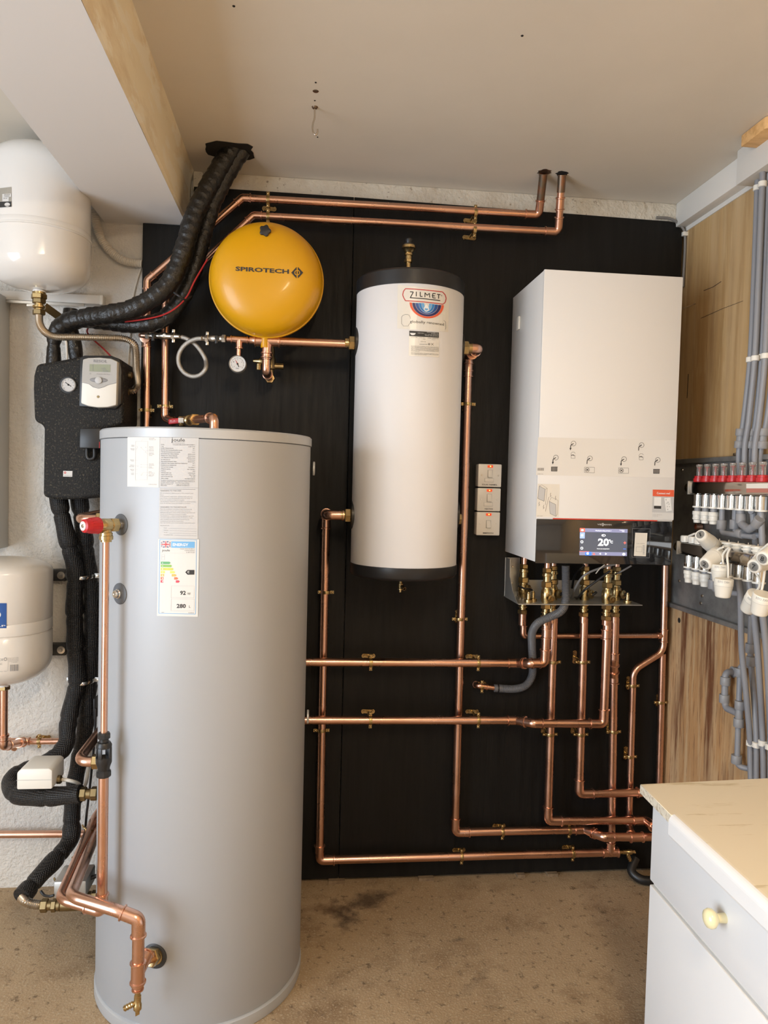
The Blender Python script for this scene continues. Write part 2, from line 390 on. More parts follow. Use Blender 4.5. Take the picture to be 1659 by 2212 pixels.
# ------------------------------------------------------------------ printing in photo pixels on a real surface
_TXT = {}
def text_geo(s, bold):
    key = (s, bold)
    if key in _TXT: return _TXT[key]
    cu = bpy.data.curves.new('t', 'FONT'); cu.body = s; cu.size = 1.0; cu.offset = bold; cu.resolution_u = 2; cu.fill_mode = 'FRONT'
    ob = bpy.data.objects.new('t', cu); me = ob.to_mesh()
    vs = [(v.co.x, v.co.y) for v in me.vertices]; fs = [tuple(p.vertices) for p in me.polygons]
    ob.to_mesh_clear(); bpy.data.objects.remove(ob); bpy.data.curves.remove(cu)
    if vs:
        x0 = min(v[0] for v in vs); x1 = max(v[0] for v in vs)
        vs = [((v[0]-x0)/max(x1-x0, 1e-6), v[1]) for v in vs]
    _TXT[key] = (vs, fs); return _TXT[key]
class Print:
    """collects flat marks given in photo pixels; fn(px,py) puts a pixel on the surface"""
    def __init__(s, fn, up=(0.033, -1.0)): s.fn = fn; s.m = MB(); s.up = up
    def poly(s, pts): s.m.add([s.fn(*p) for p in pts], [tuple(range(len(pts)))]); return s
    def quad(s, a, b, c, d, nu=6, nv=1):
        vs = []; fs = []
        for j in range(nv+1):
            for i in range(nu+1):
                u, v = i/nu, j/nv
                x = (a[0]*(1-u)+b[0]*u)*(1-v)+(d[0]*(1-u)+c[0]*u)*v; y = (a[1]*(1-u)+b[1]*u)*(1-v)+(d[1]*(1-u)+c[1]*u)*v
                vs.append(s.fn(x, y))
        for j in range(nv):
            for i in range(nu):
                k = j*(nu+1)+i; fs.append((k, k+1, k+nu+2, k+nu+1))
        s.m.add(vs, fs); return s
    def line(s, pts, w):
        for (a, b) in zip(pts[:-1], pts[1:]):
            dx, dy = b[0]-a[0], b[1]-a[1]; L = math.hypot(dx, dy) or 1; nx, ny = -dy/L*w/2, dx/L*w/2
            s.quad((a[0]+nx, a[1]+ny), (b[0]+nx, b[1]+ny), (b[0]-nx, b[1]-ny), (a[0]-nx, a[1]-ny), nu=max(1, int(L/8)))
        return s
    def ring(s, c, r, w, n=20, a0=0, a1=2*math.pi, ry=None):
        ry = ry or r; vs = []; fs = []
        for i in range(n+1):
            t = a0+(a1-a0)*i/n
            for k in (-.5, .5): vs.append(s.fn(c[0]+(r+k*w)*math.cos(t), c[1]+(ry+k*w)*math.sin(t)))
        for i in range(n): fs.append((2*i, 2*i+1, 2*i+3, 2*i+2))
        s.m.add(vs, fs); return s
    def disc(s, c, r, n=16, ry=None):
        ry = ry or r; return s.poly([(c[0]+r*math.cos(2*math.pi*i/n), c[1]+ry*math.sin(2*math.pi*i/n)) for i in range(n)])
    def text(s, t, a, b, h, bold=0.0, shear=0):
        """a,b: baseline start/end pixels, h: capital height in pixels"""
        vs, fs = text_geo(t, bold); out = []
        for (u, v) in vs:
            v = v/0.69*h
            out.append(s.fn(a[0]+(b[0]-a[0])*u+s.up[0]*v, a[1]+(b[1]-a[1])*u+s.up[1]*v))
        s.m.add(out, fs); return s
    def build(s, name, mat, parent): return s.m.build(name, mat, parent) if s.m.v else None
# ================================================================== the setting
YB, YW, XR, ZC = 2.605, 2.635, 1.365, 2.49        # board face, back wall, right wall, ceiling
XL, YN = -2.70, -3.0
def struct(name, m, mat, bevel=0, seg=2): return m.build(name, mat, bevel=bevel, seg=seg, kind='structure')
floor = struct('floor', MB().box((XL-.1, YN-.1, -.1), (XR+.1, YW+.1, 0)), CONC)
def stain_nodes(mat, stains, dark):
    nt = mat.node_tree; b = nt.nodes['Principled BSDF']; src = b.inputs['Base Color'].links[0].from_socket
    tc = nt.nodes.new('ShaderNodeTexCoord')
    n = nt.nodes.new('ShaderNodeTexNoise'); n.inputs['Scale'].default_value = 9; n.inputs['Detail'].default_value = 8; n.inputs['Roughness'].default_value = .7
    nt.links.new(tc.outputs['Object'], n.inputs['Vector'])
    for (c, rx, ry, rot, k, col) in stains:
        mp = nt.nodes.new('ShaderNodeMapping'); mp.vector_type = 'TEXTURE'
        mp.inputs['Location'].default_value = (c[0], c[1], 0); mp.inputs['Rotation'].default_value = (0, 0, rot); mp.inputs['Scale'].default_value = (rx, ry, 1)
        nt.links.new(tc.outputs['Object'], mp.inputs[0])
        ln = nt.nodes.new('ShaderNodeVectorMath'); ln.operation = 'LENGTH'; nt.links.new(mp.outputs[0], ln.inputs[0])
        ma = nt.nodes.new('ShaderNodeMath'); ma.operation = 'MULTIPLY_ADD'; ma.inputs[1].default_value = 2.6
        nt.links.new(n.outputs[0], ma.inputs[0]); nt.links.new(ln.outputs['Value'], ma.inputs[2])
        mr = nt.nodes.new('ShaderNodeMapRange'); mr.inputs[1].default_value = 2.05; mr.inputs[2].default_value = 1.45; mr.inputs[3].default_value = 0; mr.inputs[4].default_value = k
        nt.links.new(ma.outputs[0], mr.inputs[0])
        mx = nt.nodes.new('ShaderNodeMix'); mx.data_type = 'RGBA'; nt.links.new(mr.outputs[0], mx.inputs['Factor'])
        nt.links.new(src, mx.inputs['A']); mx.inputs['B'].default_value = (*col, 1); src = mx.outputs['Result']
    nt.links.new(src, b.inputs['Base Color'])
_s1 = PZ(800, 1945, 0); _s2 = PZ(735, 1975, 0); _s3 = PZ(690, 1965, 0); _s4 = PZ(1030, 2120, 0); _s5 = PZ(990, 2030, 0)
stain_nodes(CONC, [(_s1, .15, .09, .5, .8, (0.055, 0.033, 0.02)), (_s2, .08, .12, .3, .85, (0.05, 0.03, 0.02)), (_s3, .15, .06, .1, .5, (0.12, 0.06, 0.025)),
                   (_s4, .13, .03, .8, .4, (0.12, 0.09, 0.06)), (_s5, .05, .016, .2, .6, (0.10, 0.075, 0.05))], None)
struct('ceiling', MB().box((XL-.1, YN-.1, ZC), (XR+.1, YW+.1, ZC+.1)), CEIL)
struct('wall_back', MB().box((XL-.1, YW, 0), (XR+.1, YW+.1, ZC)), WALLW)
struct('wall_left', MB().box((XL-.1, YN, 0), (XL, -1.85, ZC)).box((XL-.1, .75, 0), (XL, YW, ZC)).box((XL-.1, -1.85, 2.14), (XL, .75, ZC)), WALLW)
struct('wall_right', MB().box((XR, YN, 0), (XR+.1, YW, ZC)), PLY)
struct('wall_right_lower', MB().box((XR-.006, 1.2, 0), (XR, YW, 1.02)), PLYD)
rear = MB().box((XL, YN-.1, 0), (XR, YN, ZC))
struct('wall_rear', rear, WALLW)
struct('trim_1', MB().box((-.405, 2.609, 2.425), (1.33, YW, ZC)), STRIP, bevel=.004)
# ceiling beam: box with a separate painted side
bx0, bx1, bz = -.70, -.425, 2.305
beam = MB().box((bx0, YN, bz), (bx1, YW, ZC)).build('beam', BEAMB, kind='structure')
side = MB(); ny = 46; rr = random.Random(3); vs = []; fs = []
for i in range(ny+1):
    y = YN + (YW-YN)*i/ny; j = rr.uniform(-.002, .002)
    vs += [(bx1+.001, y, bz-.001+j), (bx1+.008+j, y, bz+.004+j), (bx1+.012, y, ZC-.03), (bx1+.022, y, ZC)]
for i in range(ny):
    for k in range(3): fs.append((4*i+k, 4*i+4+k, 4*i+5+k, 4*i+1+k))
side.add(vs, fs, True); side.build('plaster_side', BEAMS, beam)
# boxed-in soffit along the top of the right wall
struct('trim_2', MB().box((1.325, 2.18, 2.405), (XR, YW-.026, ZC)), SOFFIT, bevel=.002)
struct('trim_3', MB().box((1.297, .6, 2.385), (XR, 2.18, ZC)), SOFFIT, bevel=.002)
struct('trim_4', MB().box((XR-.004, .8, 2.390), (XR, YW-.03, 2.405)), SOFFIT)

# timber board above the soffit
t = [PZ(1600, 318, 2.455), PZ(1650, 275, 2.455)]
tb = thing('timber_board', 'orange-brown sawn timber board with a cut corner under the ceiling', 'board', (t[0].x+.05, t[0].y-.1, 2.455))
poly = [(t[0].x, t[0].y, 2.455), (t[0].x, t[1].y+.01, 2.455), (t[0].x+.02, t[1].y-.02, 2.455), (1.36, t[1].y-.02, 2.455), (1.36, t[0].y, 2.455)]
MB().prism(poly, (0, 0, .034)).build('plank', TIMBER, tb, bevel=.003)

# black backing boards
xs = P(763, 520, YB).x
board = thing('backing_board', 'large black stained plywood backing board covering the back wall', 'board', (.4, YB+.015, 0))
zt, zl = 2.436, bz-.002
def panel(poly): MB().prism([(x, YB, z) for x, z in poly], (0, .029, 0)).build('panel', BOARD, board, bevel=.0015, seg=1)
panel([(-.5685, .012), (-.5685, zl), (bx1+.024, zl), (bx1+.024, zt), (xs-.001, zt), (xs-.001, .012)])
cr = .055; xr2 = 1.352; arc = [(xr2-cr+cr*math.sin(a), zt-.012-cr+cr*math.cos(a)) for a in [i*math.pi/16 for i in range(9)]]
panel([(xs+.001, .012), (xs+.001, zt)] + arc + [(xr2, .012)])
# battens that hold the boards off the wall
for i, (px, py, w) in enumerate(((727, 1904, 36), (920, 1897, 34), (1124, 1893, 18), (1192, 1888, 24))):
    c = P(px, py, YB-.004); ww = w/2*2.6/1590
    o = MB().box((c.x-ww, YB-.016, .0), (c.x+ww, YB+.02, .0115)).build('packing_shim', SHIMW, loc=(c.x, YB, 0))
    tag(o, ['wooden packing shim under the black board beside the grey cylinder', 'wooden packing shim under the black board below the white buffer vessel', 'short pale shim under the black board', 'thin pale shim under the black board below the boiler'][i], 'shim')

# ================================================================== ceiling bits
hk = PZ(680, 231, ZC)
h = thing('ceiling_hook', 'small grey metal hook hanging from the ceiling', 'hook', hk)
hp = [hk + V((0, 0, 0)), hk+V((0, 0, -.03)), hk+V((-.004, 0, -.045)), hk+V((-.005, 0, -.06)), hk+V((-.002, -.002, -.072)), hk+V((.004, -.003, -.078)), hk+V((.009, -.003, -.070)), hk+V((.009, -.003, -.062))]
MB().sweep(smooth_path(hp, 6), .0024, 10).build('shank', NICKEL, h)
MB().lathe([(.009, 0), (.007, .004), (.003, .006)], hk, (0, 0, -1), 10).build('collar', COPPER_D, h)
for (px, py, r) in ((682, 197, .0075), (682, 178, .0025), (680, 217, .0022), (505, 13, .003), (1128, 77, .003), (686, 296, .0022)):
    c = PZ(px, py, ZC)
    m = MB().lathe([(r*1.15, 0), (r, .0012), (r*.6, .0016)], c, (0, 0, -1), 9)
    m.build('plugged_hole', HOLE if r < .006 else COPPER_D, loc=c, kind='structure')
# ragged hole for the lagged pipes
hc = PZ(497, 325, ZC)
m = MB(); pts = []
for i in range(22):
    a = 2*math.pi*i/22; rx, ry = .073, .062; q = rr.uniform(.9, 1.08)
    ca, sa = math.cos(a), math.sin(a); ex = 4
    rad_ = (abs(ca)**ex+abs(sa)**ex)**(-1/ex)
    pts.append((hc.x+rx*ca*rad_*q, hc.y+.0+ry*sa*rad_*q, ZC-.0015))
m.add(pts, [tuple(range(22))]); m.build('ceiling_hole', HOLE, kind='structure')
for (px, py, r) in ((1175, 372, .024), (1214, 375, .022)):
    c = PZ(px, py, ZC)
    m = MB(); pts = []
    for i in range(16):
        a = 2*math.pi*i/16; q = r*rr.uniform(.75, 1.15); pts.append((c.x+q*math.cos(a), c.y+q*math.sin(a), ZC-.001))
    m.add(pts, [tuple(range(16))]); m.build('ceiling_hole', COPPER_D if px < 1200 else HOLE, kind='structure')

# fluorescent batten (behind the camera, on the ceiling)
lx, ly = .30, -.35
lamp = thing('batten_light', 'long white ceiling batten light with a glowing diffuser', 'lamp', (lx, ly, ZC))
MB().box((lx-.05, ly-.62, ZC-.045), (lx+.05, ly+.62, ZC-.001)).build('housing', WPLAS, lamp, bevel=.004)
MB().box((lx-.042, ly-.60, ZC-.075), (lx+.042, ly+.60, ZC-.045)).build('diffuser', TUBEL, lamp, bevel=.012)

# ================================================================== hot water cylinder
TX, TY, TR, TZ = -.279, 2.158, .29, 1.568
tank = thing('hot_water_cylinder', 'tall silver-grey unvented hot water cylinder standing on the concrete floor', 'cylinder', (TX, TY, 0))
lathe_part(tank, 'body', [(TR-.004, .034), (TR, .040), (TR, TZ-.028)], (TX, TY, 0), (0, 0, 1), TANK, 128)
lathe_part(tank, 'lid', [(TR-.004, TZ-.0275), (TR+.003, TZ-.0255), (TR+.003, TZ-.004), (TR-.001, TZ), (0, TZ+.002)], (TX, TY, 0), (0, 0, 1), LIDM, 128)
lathe_part(tank, 'base_rim', [(TR-.006, 0), (TR+.002, .001), (TR+.003, .004), (TR+.003, .030), (TR-.003, .034)], (TX, TY, 0), (0, 0, 1), LIDM, 128)
def tank_pt(px, py, off=0.0): return cyl_hit(px, py, TX, TY, TR+off)
def tank_n(p): n = V((p.x-TX, p.y-TY, 0)); return n.normalized()
def tfn(off): return lambda x, y: tank_pt(x, y, off)
GASK = mk('grey_rubber_gasket', (0.11, 0.12, 0.135), 0.5); GASKD = mk('dark_rubber_gasket', (0.03, 0.032, 0.035), 0.5)
def boss(px, py, r, mat):
    c = tank_pt(px, py, -.004); lathe_part(tank, 'boss_gasket', [(r, 0), (r, .0055), (r*.93, .007), (r*.5, .007)], c, tank_n(c), mat, 32); return c
boss(264, 1133, .0275, GASK); b2 = boss(262, 1282, .0275, GASK); boss(336, 2063, .032, GASKD)
n2 = tank_n(b2)
lathe_part(tank, 'sensor_pocket', [(.0125, .006), (.0125, .012), (.010, .014), (.010, .019), (.008, .021), (.004, .0205), (0, .018)], b2, n2, CHROME, 20)
for py in (1012, 1548):
    c = tank_pt(676 if py < 1200 else 663, py, -.002); lathe_part(tank, 'blank_plug', [(.02, 0), (.02, .005), (.017, .006), (0, .006)], c, tank_n(c), LIDM, 24)

# ---- cylinder labels
def sheet(fn, corners, name, mat, parent, nu=10, nv=2): return Print(fn).quad(*corners, nu=nu, nv=nv).build(name, mat, parent)
l1 = sheet(tfn(.0006), ((275.5, 943), (345, 943), (343, 1053), (275, 1051)), 'connection_diagram_label', LABEL, tank)
l2 = sheet(tfn(.0006), ((345.5, 943), (429.5, 944.5), (428, 1053.5), (344, 1052.5)), 'rating_label', LABELS, tank)
l3 = sheet(tfn(.0006), ((344.5, 1053.5), (428, 1054.5), (427, 1164), (343, 1162)), 'warning_label', LABELS, tank)
l4 = sheet(tfn(.0010), ((341.5, 1164), (430, 1165), (427.5, 1332.5), (339, 1330.5)), 'energy_label', LABEL, tank)
# local frame of zooms: z1 = (260,930)+ (x,y)*.11453 ; z2 = (330,1150)+(x,y)*.08587
def z1(x, y): return (260+x*.11453, 930+y*.11453)
def z2(x, y): return (330+x*.08587, 1150+y*.0859)
p = Print(tfn(.0011))
box = [z1(285, 205), z1(515, 205), z1(505, 930), z1(280, 935), z1(285, 205)]
p.line(box, .45)
for a, b in (((395, 200), (420, 158)), ((420, 158), (520, 158)), ((390, 320), (440, 375)), ((440, 375), (525, 378)), ((470, 400), (510, 445)), ((510, 445), (530, 447)), ((270, 560), (335, 560)),
             ((395, 640), (530, 642)), ((395, 690), (525, 692)), ((270, 668), (330, 670)), ((270, 737), (330, 737)), ((270, 817), (335, 817)), ((390, 842), (430, 792)), ((430, 792), (525, 792)), ((300, 290), (330, 318)), ((300, 360), (315, 318))): p.line([z1(*a), z1(*b)], .35)
for c in ((390, 320), (478, 318), (475, 402), (390, 642), (390, 690), (330, 672), (392, 842), (498, 843)): p.disc(z1(*c), .9, 8)
p.build('diagram_lines', INKLG, l1)
p = Print(tfn(.0011), up=(.02, -1))
for (x0, y, x1, s) in ((540, 152, 640, 'HOT WATER'), (540, 177, 665, 'OUTLET 22'), (205, 283, 262, 'HIGH'), (205, 305, 262, 'STAT'), (190, 350, 262, 'SENSOR'), (205, 372, 262, 'POCKET'), (540, 313, 622, 'T&P RELIEF'), (540, 338, 622, 'VALVE'),
                       (540, 370, 628, 'HEATING'), (540, 393, 622, 'FLOW 28'), (540, 430, 630, 'SECONDARY'), (540, 452, 635, 'RETURN'), (540, 478, 600, '22MM'), (185, 560, 255, 'SENSOR'), (205, 582, 255, 'POCKET'), (540, 638, 630, 'HEATING'), (540, 662, 635, 'RETURN 28'), (535, 690, 590, 'SOLAR'), (535, 712, 622, 'FLOW 22'),
                       (180, 660, 258, 'IMMERSION'), (165, 685, 258, 'HEATER'), (185, 740, 255, 'SENSOR'), (205, 762, 255, 'POCKET'), (205, 812, 255, 'LOW'), (205, 835, 255, 'STAT'), (535, 785, 590, 'SOLAR'), (535, 808, 645, 'RETURN 22'), (535, 840, 640, 'COLD WATER'), (535, 862, 622, 'INLET'), (525, 1022, 685, 'TCMD12-250405')):
    p.text(s, z1(x0, y), z1(x1, y+2), 1.5)
p.build('lettering', INKG, l1)
p = Print(tfn(.0011), up=(.02, -1))
p.text('j', z1(960, 208), z1(985, 208), 9); p.text('oule', z1(1000, 208), z1(1215, 210), 7.6)
p.text('introducing the future', z1(985, 240), z1(1215, 242), 1.4)
rows = [('MODEL', 'CYCLONE STEEL SOLAR TWIN HE 280X7 L', 830, 990), ('TYPE', 'SL-280-TW-S4X', 815, 1280), ('RATED STORAGE VOLUME', '280 L', 1000, 1365), ('BOTTOM HEAT EXCHANGER RATED VOLUME', '7.1 L', 1165, 1365), ('TOP HEAT EXCHANGER RATED VOLUME', '11.2 L', 1125, 1355), ('SECONDARY MAX. DESIGN PRESSURE', '600 kPa (6 bar)', 1100, 1275), ('PRIMARY MAX. DESIGN PRESSURE', '300 kPa (3 bar)', 1070, 1275),
        ('MAX. PRESSURE SUPPLIED TO PRV', '1200 kPa (12 bar)', 1080, 1255), ('SET PRESSURE PRV', '300 kPa (3 bar)', 940, 1275), ('PRE-CHARGE EXPANSION VESSEL', '300 kPa (3 bar)', 1060, 1275), ('OPERATING TEMP. RANGE & RESETTING THERMOSTAT', '80 °C', 1265, 1365), ('MAXIMUM FLOW TEMPERATURE', '90 °C', 1055, 1360), ('T&P VALVE PART NUMBER', '7 Bar & 90/95°C', 995, 1280), ('IMMERSION HEATER', '3kW / 230-240V~', 945, 1260), ('IP RATING', 'IPX4', 855, 1365), ('STANDING HEAT LOSS', '2.208 kWh/24h', 960, 1275), ('WEIGHT (EMPTY / FULL)', '49kg / 337kg', 975, 1295), ('DATE OF MANUFACTURE', '04 / 2025', 985, 1330), ('SERIAL NUMBER', 'SW7193825-052804202', 905, 1215)]
for i, (a, b, xe, xs_) in enumerate(rows):
    y = 268+i*35.6; p.text(a, z1(768, y), z1(xe, y+6), 1.75); p.text(b, z1(xs_, y+8), z1(1410, y+11), 1.75)
for i, s in enumerate(('The appliance must be fitted with a pressure reducing valve set by the manufacturer.', 'JOULE HOT WATER SYSTEMS LTD.   JOULE HOT WATER SYSTEMS UK LTD.', 'Unit 201, Western Ind Est    Unit 4 Greenlogic Ind Estate', 'Ballymount Dublin 12         Wigan Road WN2 4AP', 'IRELAND                      UNITED KINGDOM')):
    y = 942+i*25; p.text(s, z1(762, y), z1(1410 if i < 2 else 1300, y+6), 1.5)
p.build('lettering', INK, l2)
p = Print(tfn(.0011), up=(.02, -1)); p.quad(z1(750, 1098), z1(1415, 1110), z1(1415, 1117), z1(750, 1105))
p.text('WARNING TO THE USER', z1(752, 1148), z1(1150, 1148), 2.6, .012); p.text('WARNING TO THE INSTALLER', z1(752, 1455), z1(1248, 1457), 2.6, .012)
w1 = ['Do not remove or adjust any part of this unvented water', 'heater.', 'If the unvented water heater develops fault, such as a', 'flow of water from discharge pipe switch the heater off.', 'In all cases contact a competent installer.', 'The benchmark log book must be filled in at annual services.', 'If you do not have contact the installer or ourselves.']
for i, s in enumerate(w1): p.text(s, z1(752, 1187+i*32), z1((1380, 820, 1360, 1360, 1208, 1420, 1325)[i], 1192+i*32), 1.9)
w2 = ['Read the installation instructions before commencing.', 'Unvented water heaters are a controlled service as', 'defined in the latest edition of the building regulations and', 'should only be fitted by a competent installer.', 'The installation is subject to building regulation approval.', 'You must notify the local authority of intention to install.', 'After installation the instructions manual must be', 'completed and left with the householder.', 'Use only manufacturer\'s recommended replacement parts.']
for i, s in enumerate(w2): p.text(s, z1(752, 1488+i*32.5), z1((1350, 1315, 1405, 1250, 1385, 1360, 1300, 1195, 1410)[i], 1493+i*32.5), 1.9)
p.text('INSTALLED BY:', z1(752, 1800), z1(922, 1800), 1.9)
for i, (s, x1) in enumerate((('Name:', 880), ('Address:', 908), ('Tel. No.:', 893), ('Completion date:', 998))):
    y = 1845+i*43; p.text(s, z1(818, y), z1(x1, y+1), 1.8); p.line([z1(x1+18, y+2), z1(1435, y+12)], .35)
p.build('lettering', INKG, l3)
# energy label
p = Print(tfn(.0014)); c4 = [z2(175, 180), z2(1100, 195), z2(1075, 2055), z2(150, 2035), z2(175, 180)]
p.line(c4, 1.0); p.quad(z2(465, 225), z2(1057, 232), z2(1055, 392), z2(462, 385)); p.build('blue_frame', INKB, l4)
p = Print(tfn(.0016), up=(.03, -1)); p.text('ENERGY', z2(500, 340), z2(895, 345), 5.6, .03)
p.build('lettering', INKW, l4)
for i in range(7): Print(tfn(.0016), up=(.03, -1)).text('AABCDEF'[i], z2(232, 782+i*78), z2(262, 782+i*78), 2.6, .02).build('arrow_letter', INKW, l4)
Print(tfn(.0016), up=(.03, -1)).text('C', z2(872, 1022), z2(918, 1022), 4.2, .03).build('pointer_letter', INKW, l4)
for i, (mt, xe) in enumerate(((GR1, 450), (GR2, 487), (GR3, 523), (GR4, 565), (GR5, 600), (GR6, 640), (GR7, 680))):
    y0 = 735+i*78; y1 = y0+60; ym = (y0+y1)/2
    Print(tfn(.0014)).poly([z2(203-i, y0), z2(xe-35, y0+3), z2(xe, ym+2), z2(xe-35, y1+4), z2(203-i, y1)]).build('rating_arrow', mt, l4)
Print(tfn(.0014)).poly([z2(815, 1003), z2(875, 945), z2(1048, 945), z2(1046, 1063), z2(875, 1065)]).build('rating_pointer', INK, l4)
p = Print(tfn(.0014), up=(.03, -1)); p.text('92', z2(685, 1568), z2(830, 1570), 8.2, .03); p.text('280', z2(598, 1898), z2(830, 1900), 8.2, .03)
p.text('W', z2(865, 1570), z2(952, 1572), 5); p.text('L', z2(912, 1895), z2(945, 1896), 5)
p.text('joule', z2(232, 478), z2(430, 478), 5)
for s, x, y in (('SOLAR TWIN HE 280X7 L', 688, 425), ('TCEMVSL-0280NFC', 795, 468), ('SL-280-TW-S4X', 838, 510), ): p.text(s, z2(x, y), z2(1055, y+2), 1.7)
p.text('2017', z2(222, 2020), z2(285, 2022), 1.5); p.text('814/2013', z2(898, 2032), z2(1035, 2034), 1.5)
p.build('black_lettering', INK, l4)
p = Print(tfn(.0014)); p.line([z2(205, 518), z2(1050, 528)], .5)
for (y0, y1) in ((1345, 1640), (1675, 1970)): p.line([z2(468, y0), z2(1045, y0+4), z2(1035, y1+4), z2(458, y1), z2(468, y0)], .7)
p.line([z2(225, 560), z2(298, 560), z2(292, 690), z2(222, 690), z2(225, 560)], .7); p.line([z2(230, 612), z2(290, 612)], 1.4)
p.build('grey_lines', INKLG, l4)
fx0, fy0, fx1, fy1 = 210, 222, 445, 382
def fz(u, v): return z2(fx0+(fx1-fx0)*u, fy0+(fy1-fy0)*v)
fl = Print(tfn(.0013)).quad(fz(0, 0), fz(1, 0), fz(1, 1), fz(0, 1), nu=3).build('flag', FLAGN, l4)
Print(tfn(.0015)).line([fz(0, 0), fz(1, 1)], 2.6).line([fz(1, 0), fz(0, 1)], 2.6).line([fz(.5, 0), fz(.5, 1)], 4.4).line([fz(0, .5), fz(1, .5)], 4.4).build('flag_white_cross', INKW, l4)
Print(tfn(.0017)).line([fz(0, 0), fz(1, 1)], .8).line([fz(1, 0), fz(0, 1)], .8).line([fz(.5, 0), fz(.5, 1)], 2.4).line([fz(0, .5), fz(1, .5)], 2.4).build('flag_red_cross', INKR, l4)

# ================================================================== white buffer vessel
ZX, ZY, ZR = .3265, 2.415, .175
buf = thing('buffer_vessel', 'white wall-hung buffer vessel with black end caps and a maker sticker', 'vessel', (ZX, ZY, 1.138))
def zpt(px, py, off=0.0): return cyl_hit(px, py, ZX, ZY, ZR+off)
def zfn(off): return lambda x, y: zpt(x, y, off)
lathe_part(buf, 'jacket', [(ZR-.003, 1.166), (ZR, 1.170), (ZR, 2.060), (ZR-.003, 2.064)], (ZX, ZY, 0), (0, 0, 1), WHITE, 96)
lathe_part(buf, 'top_cap', [(ZR-.002, 2.050), (ZR+.002, 2.052), (ZR+.002, 2.094), (ZR-.008, 2.102), (0, 2.104)], (ZX, ZY, 0), (0, 0, 1), BLKP, 96)
lathe_part(buf, 'bottom_cap', [(0, 1.136), (ZR-.02, 1.138), (ZR-.004, 1.142), (ZR+.002, 1.150), (ZR+.002, 1.180), (ZR-.002, 1.182)], (ZX, ZY, 0), (0, 0, 1), BLKP, 96)
MB().box((ZX-.05, ZY+.12, 1.9), (ZX+.05, YB-.0005, 1.96)).box((ZX-.05, ZY+.12, 1.27), (ZX+.05, YB-.0005, 1.33)).build('wall_bracket', BLKP, buf)
for s, z in ((-1, 1.90), (-1, 1.335), (1, 1.895), (1, 1.345)):
    a = V((ZX+s*(ZR-.006), ZY, z)); lathe_part(buf, 'port_gasket', [(.046, 0), (.046, .008), (.02, .010)], a, (s, 0, 0), BLKP, 28)
l5 = sheet(zfn(.0006), ((859, 615.5), (971, 627), (968, 717), (858, 709.5)), 'maker_sticker', LABELC, buf, nu=16)
l6 = sheet(zfn(.0006), ((884, 714), (948, 717.5), (948, 772), (883, 768.5)), 'rating_sticker', LABELC, buf, nu=10)
def z3(x, y): return (850+x*.08592, 600+y*.0859)
p = Print(zfn(.0011))
cap = [z3(300, 275)] + [z3(300+(1230-300)*u, 275+(355-275)*u**1.4) for u in (.25, .5, .75, 1)] + [z3(1300, 430), z3(1325, 520), z3(1300, 620), z3(1245, 665)] + [z3(300+(1245-300)*u, 578+(665-578)*u**1.5) for u in (.75, .5, .25, 0)] + [z3(255, 500), z3(230, 430), z3(250, 340), z3(300, 275)]
p.line(cap, 1.9); p.build('red_outline', INKR, l5)
p = Print(zfn(.0011), up=(.0, -1))
def stroke(pts, w): p.line([z3(*q) for q in pts], w)
stroke([(415, 352), (500, 358), (420, 505)], 2.0); stroke([(412, 500), (800, 530), (1175, 575)], 1.9)
stroke([(575, 350), (572, 468)], 1.9); stroke([(672, 355), (672, 468), (730, 470)], 1.9)
stroke([(790, 490), (792, 375), (845, 440), (905, 390), (908, 498)], 1.7); stroke([(1060, 400), (985, 395), (985, 505), (1060, 512)], 1.8); stroke([(965, 450), (1045, 455)], 1.8)
stroke([(1095, 415), (1180, 425)], 1.9); stroke([(1137, 420), (1135, 525)], 1.9)
p.text('®', z3(1195, 465), z3(1228, 468), 3.2); p.up = (.02, -1)
p.text('globally', z3(412, 1128), z3(800, 1150), 5.6); p.text('renowned', z3(842, 1150), z3(1265, 1205), 5.6)
stroke([(425, 1025), (415, 970), (370, 930), (300, 922), (235, 945), (205, 990), (202, 1150), (240, 1195), (242, 1212), (375, 1212), (380, 1180), (415, 1150)], .5)
stroke([(1260, 1070), (1310, 1110), (1315, 1260), (1300, 1300)], .5)
p.build('black_lettering', INK, l5)
# concentric half-round emblem
def halfring(r0, r1, w0, w1, cy_, mt, nm):
    q = Print(zfn(.0012)); n = 18; cx = 835
    vs = []; fs = []
    for i in range(n+1):
        t = math.pi*i/n
        for (rx, ry) in ((w0, r0), (w1, r1)): vs.append(q.fn(*z3(cx-rx*math.cos(t)*1.0-40*(0), cy_+ry*math.sin(t)+(-rx*math.cos(t))*.085)))
    for i in range(n): fs.append((2*i, 2*i+1, 2*i+3, 2*i+2))
    q.m.add(vs, fs); q.build(nm, mt, l5)
halfring(320, 365, 372, 432, 655, INKO, 'emblem_red_band'); halfring(262, 312, 292, 362, 658, INKN, 'emblem_navy_band'); halfring(232, 257, 205, 285, 655, INKB2, 'emblem_blue_band')
halfring(190, 224, 140, 198, 650, INKB3, 'emblem_mid_blue_band'); halfring(130, 182, 60, 132, 645, INKB, 'emblem_light_blue_band')
Print(zfn(.0013)).poly([z3(*q) for q in ((825, 665), (860, 705), (888, 750), (892, 800), (870, 840), (828, 855), (785, 838), (762, 795), (768, 745), (795, 705))]).build('emblem_drop', INKW, l5)
p = Print(zfn(.0011)); p.quad(z3(398, 1330), z3(1140, 1375), z3(1140, 1508), z3(398, 1465), nu=8); p.build('black_header', INK, l6)
p = Print(zfn(.0015), up=(.01, -1)); p.text('MADE IN ITALY', z3(605, 1398), z3(765, 1405), 1.6)
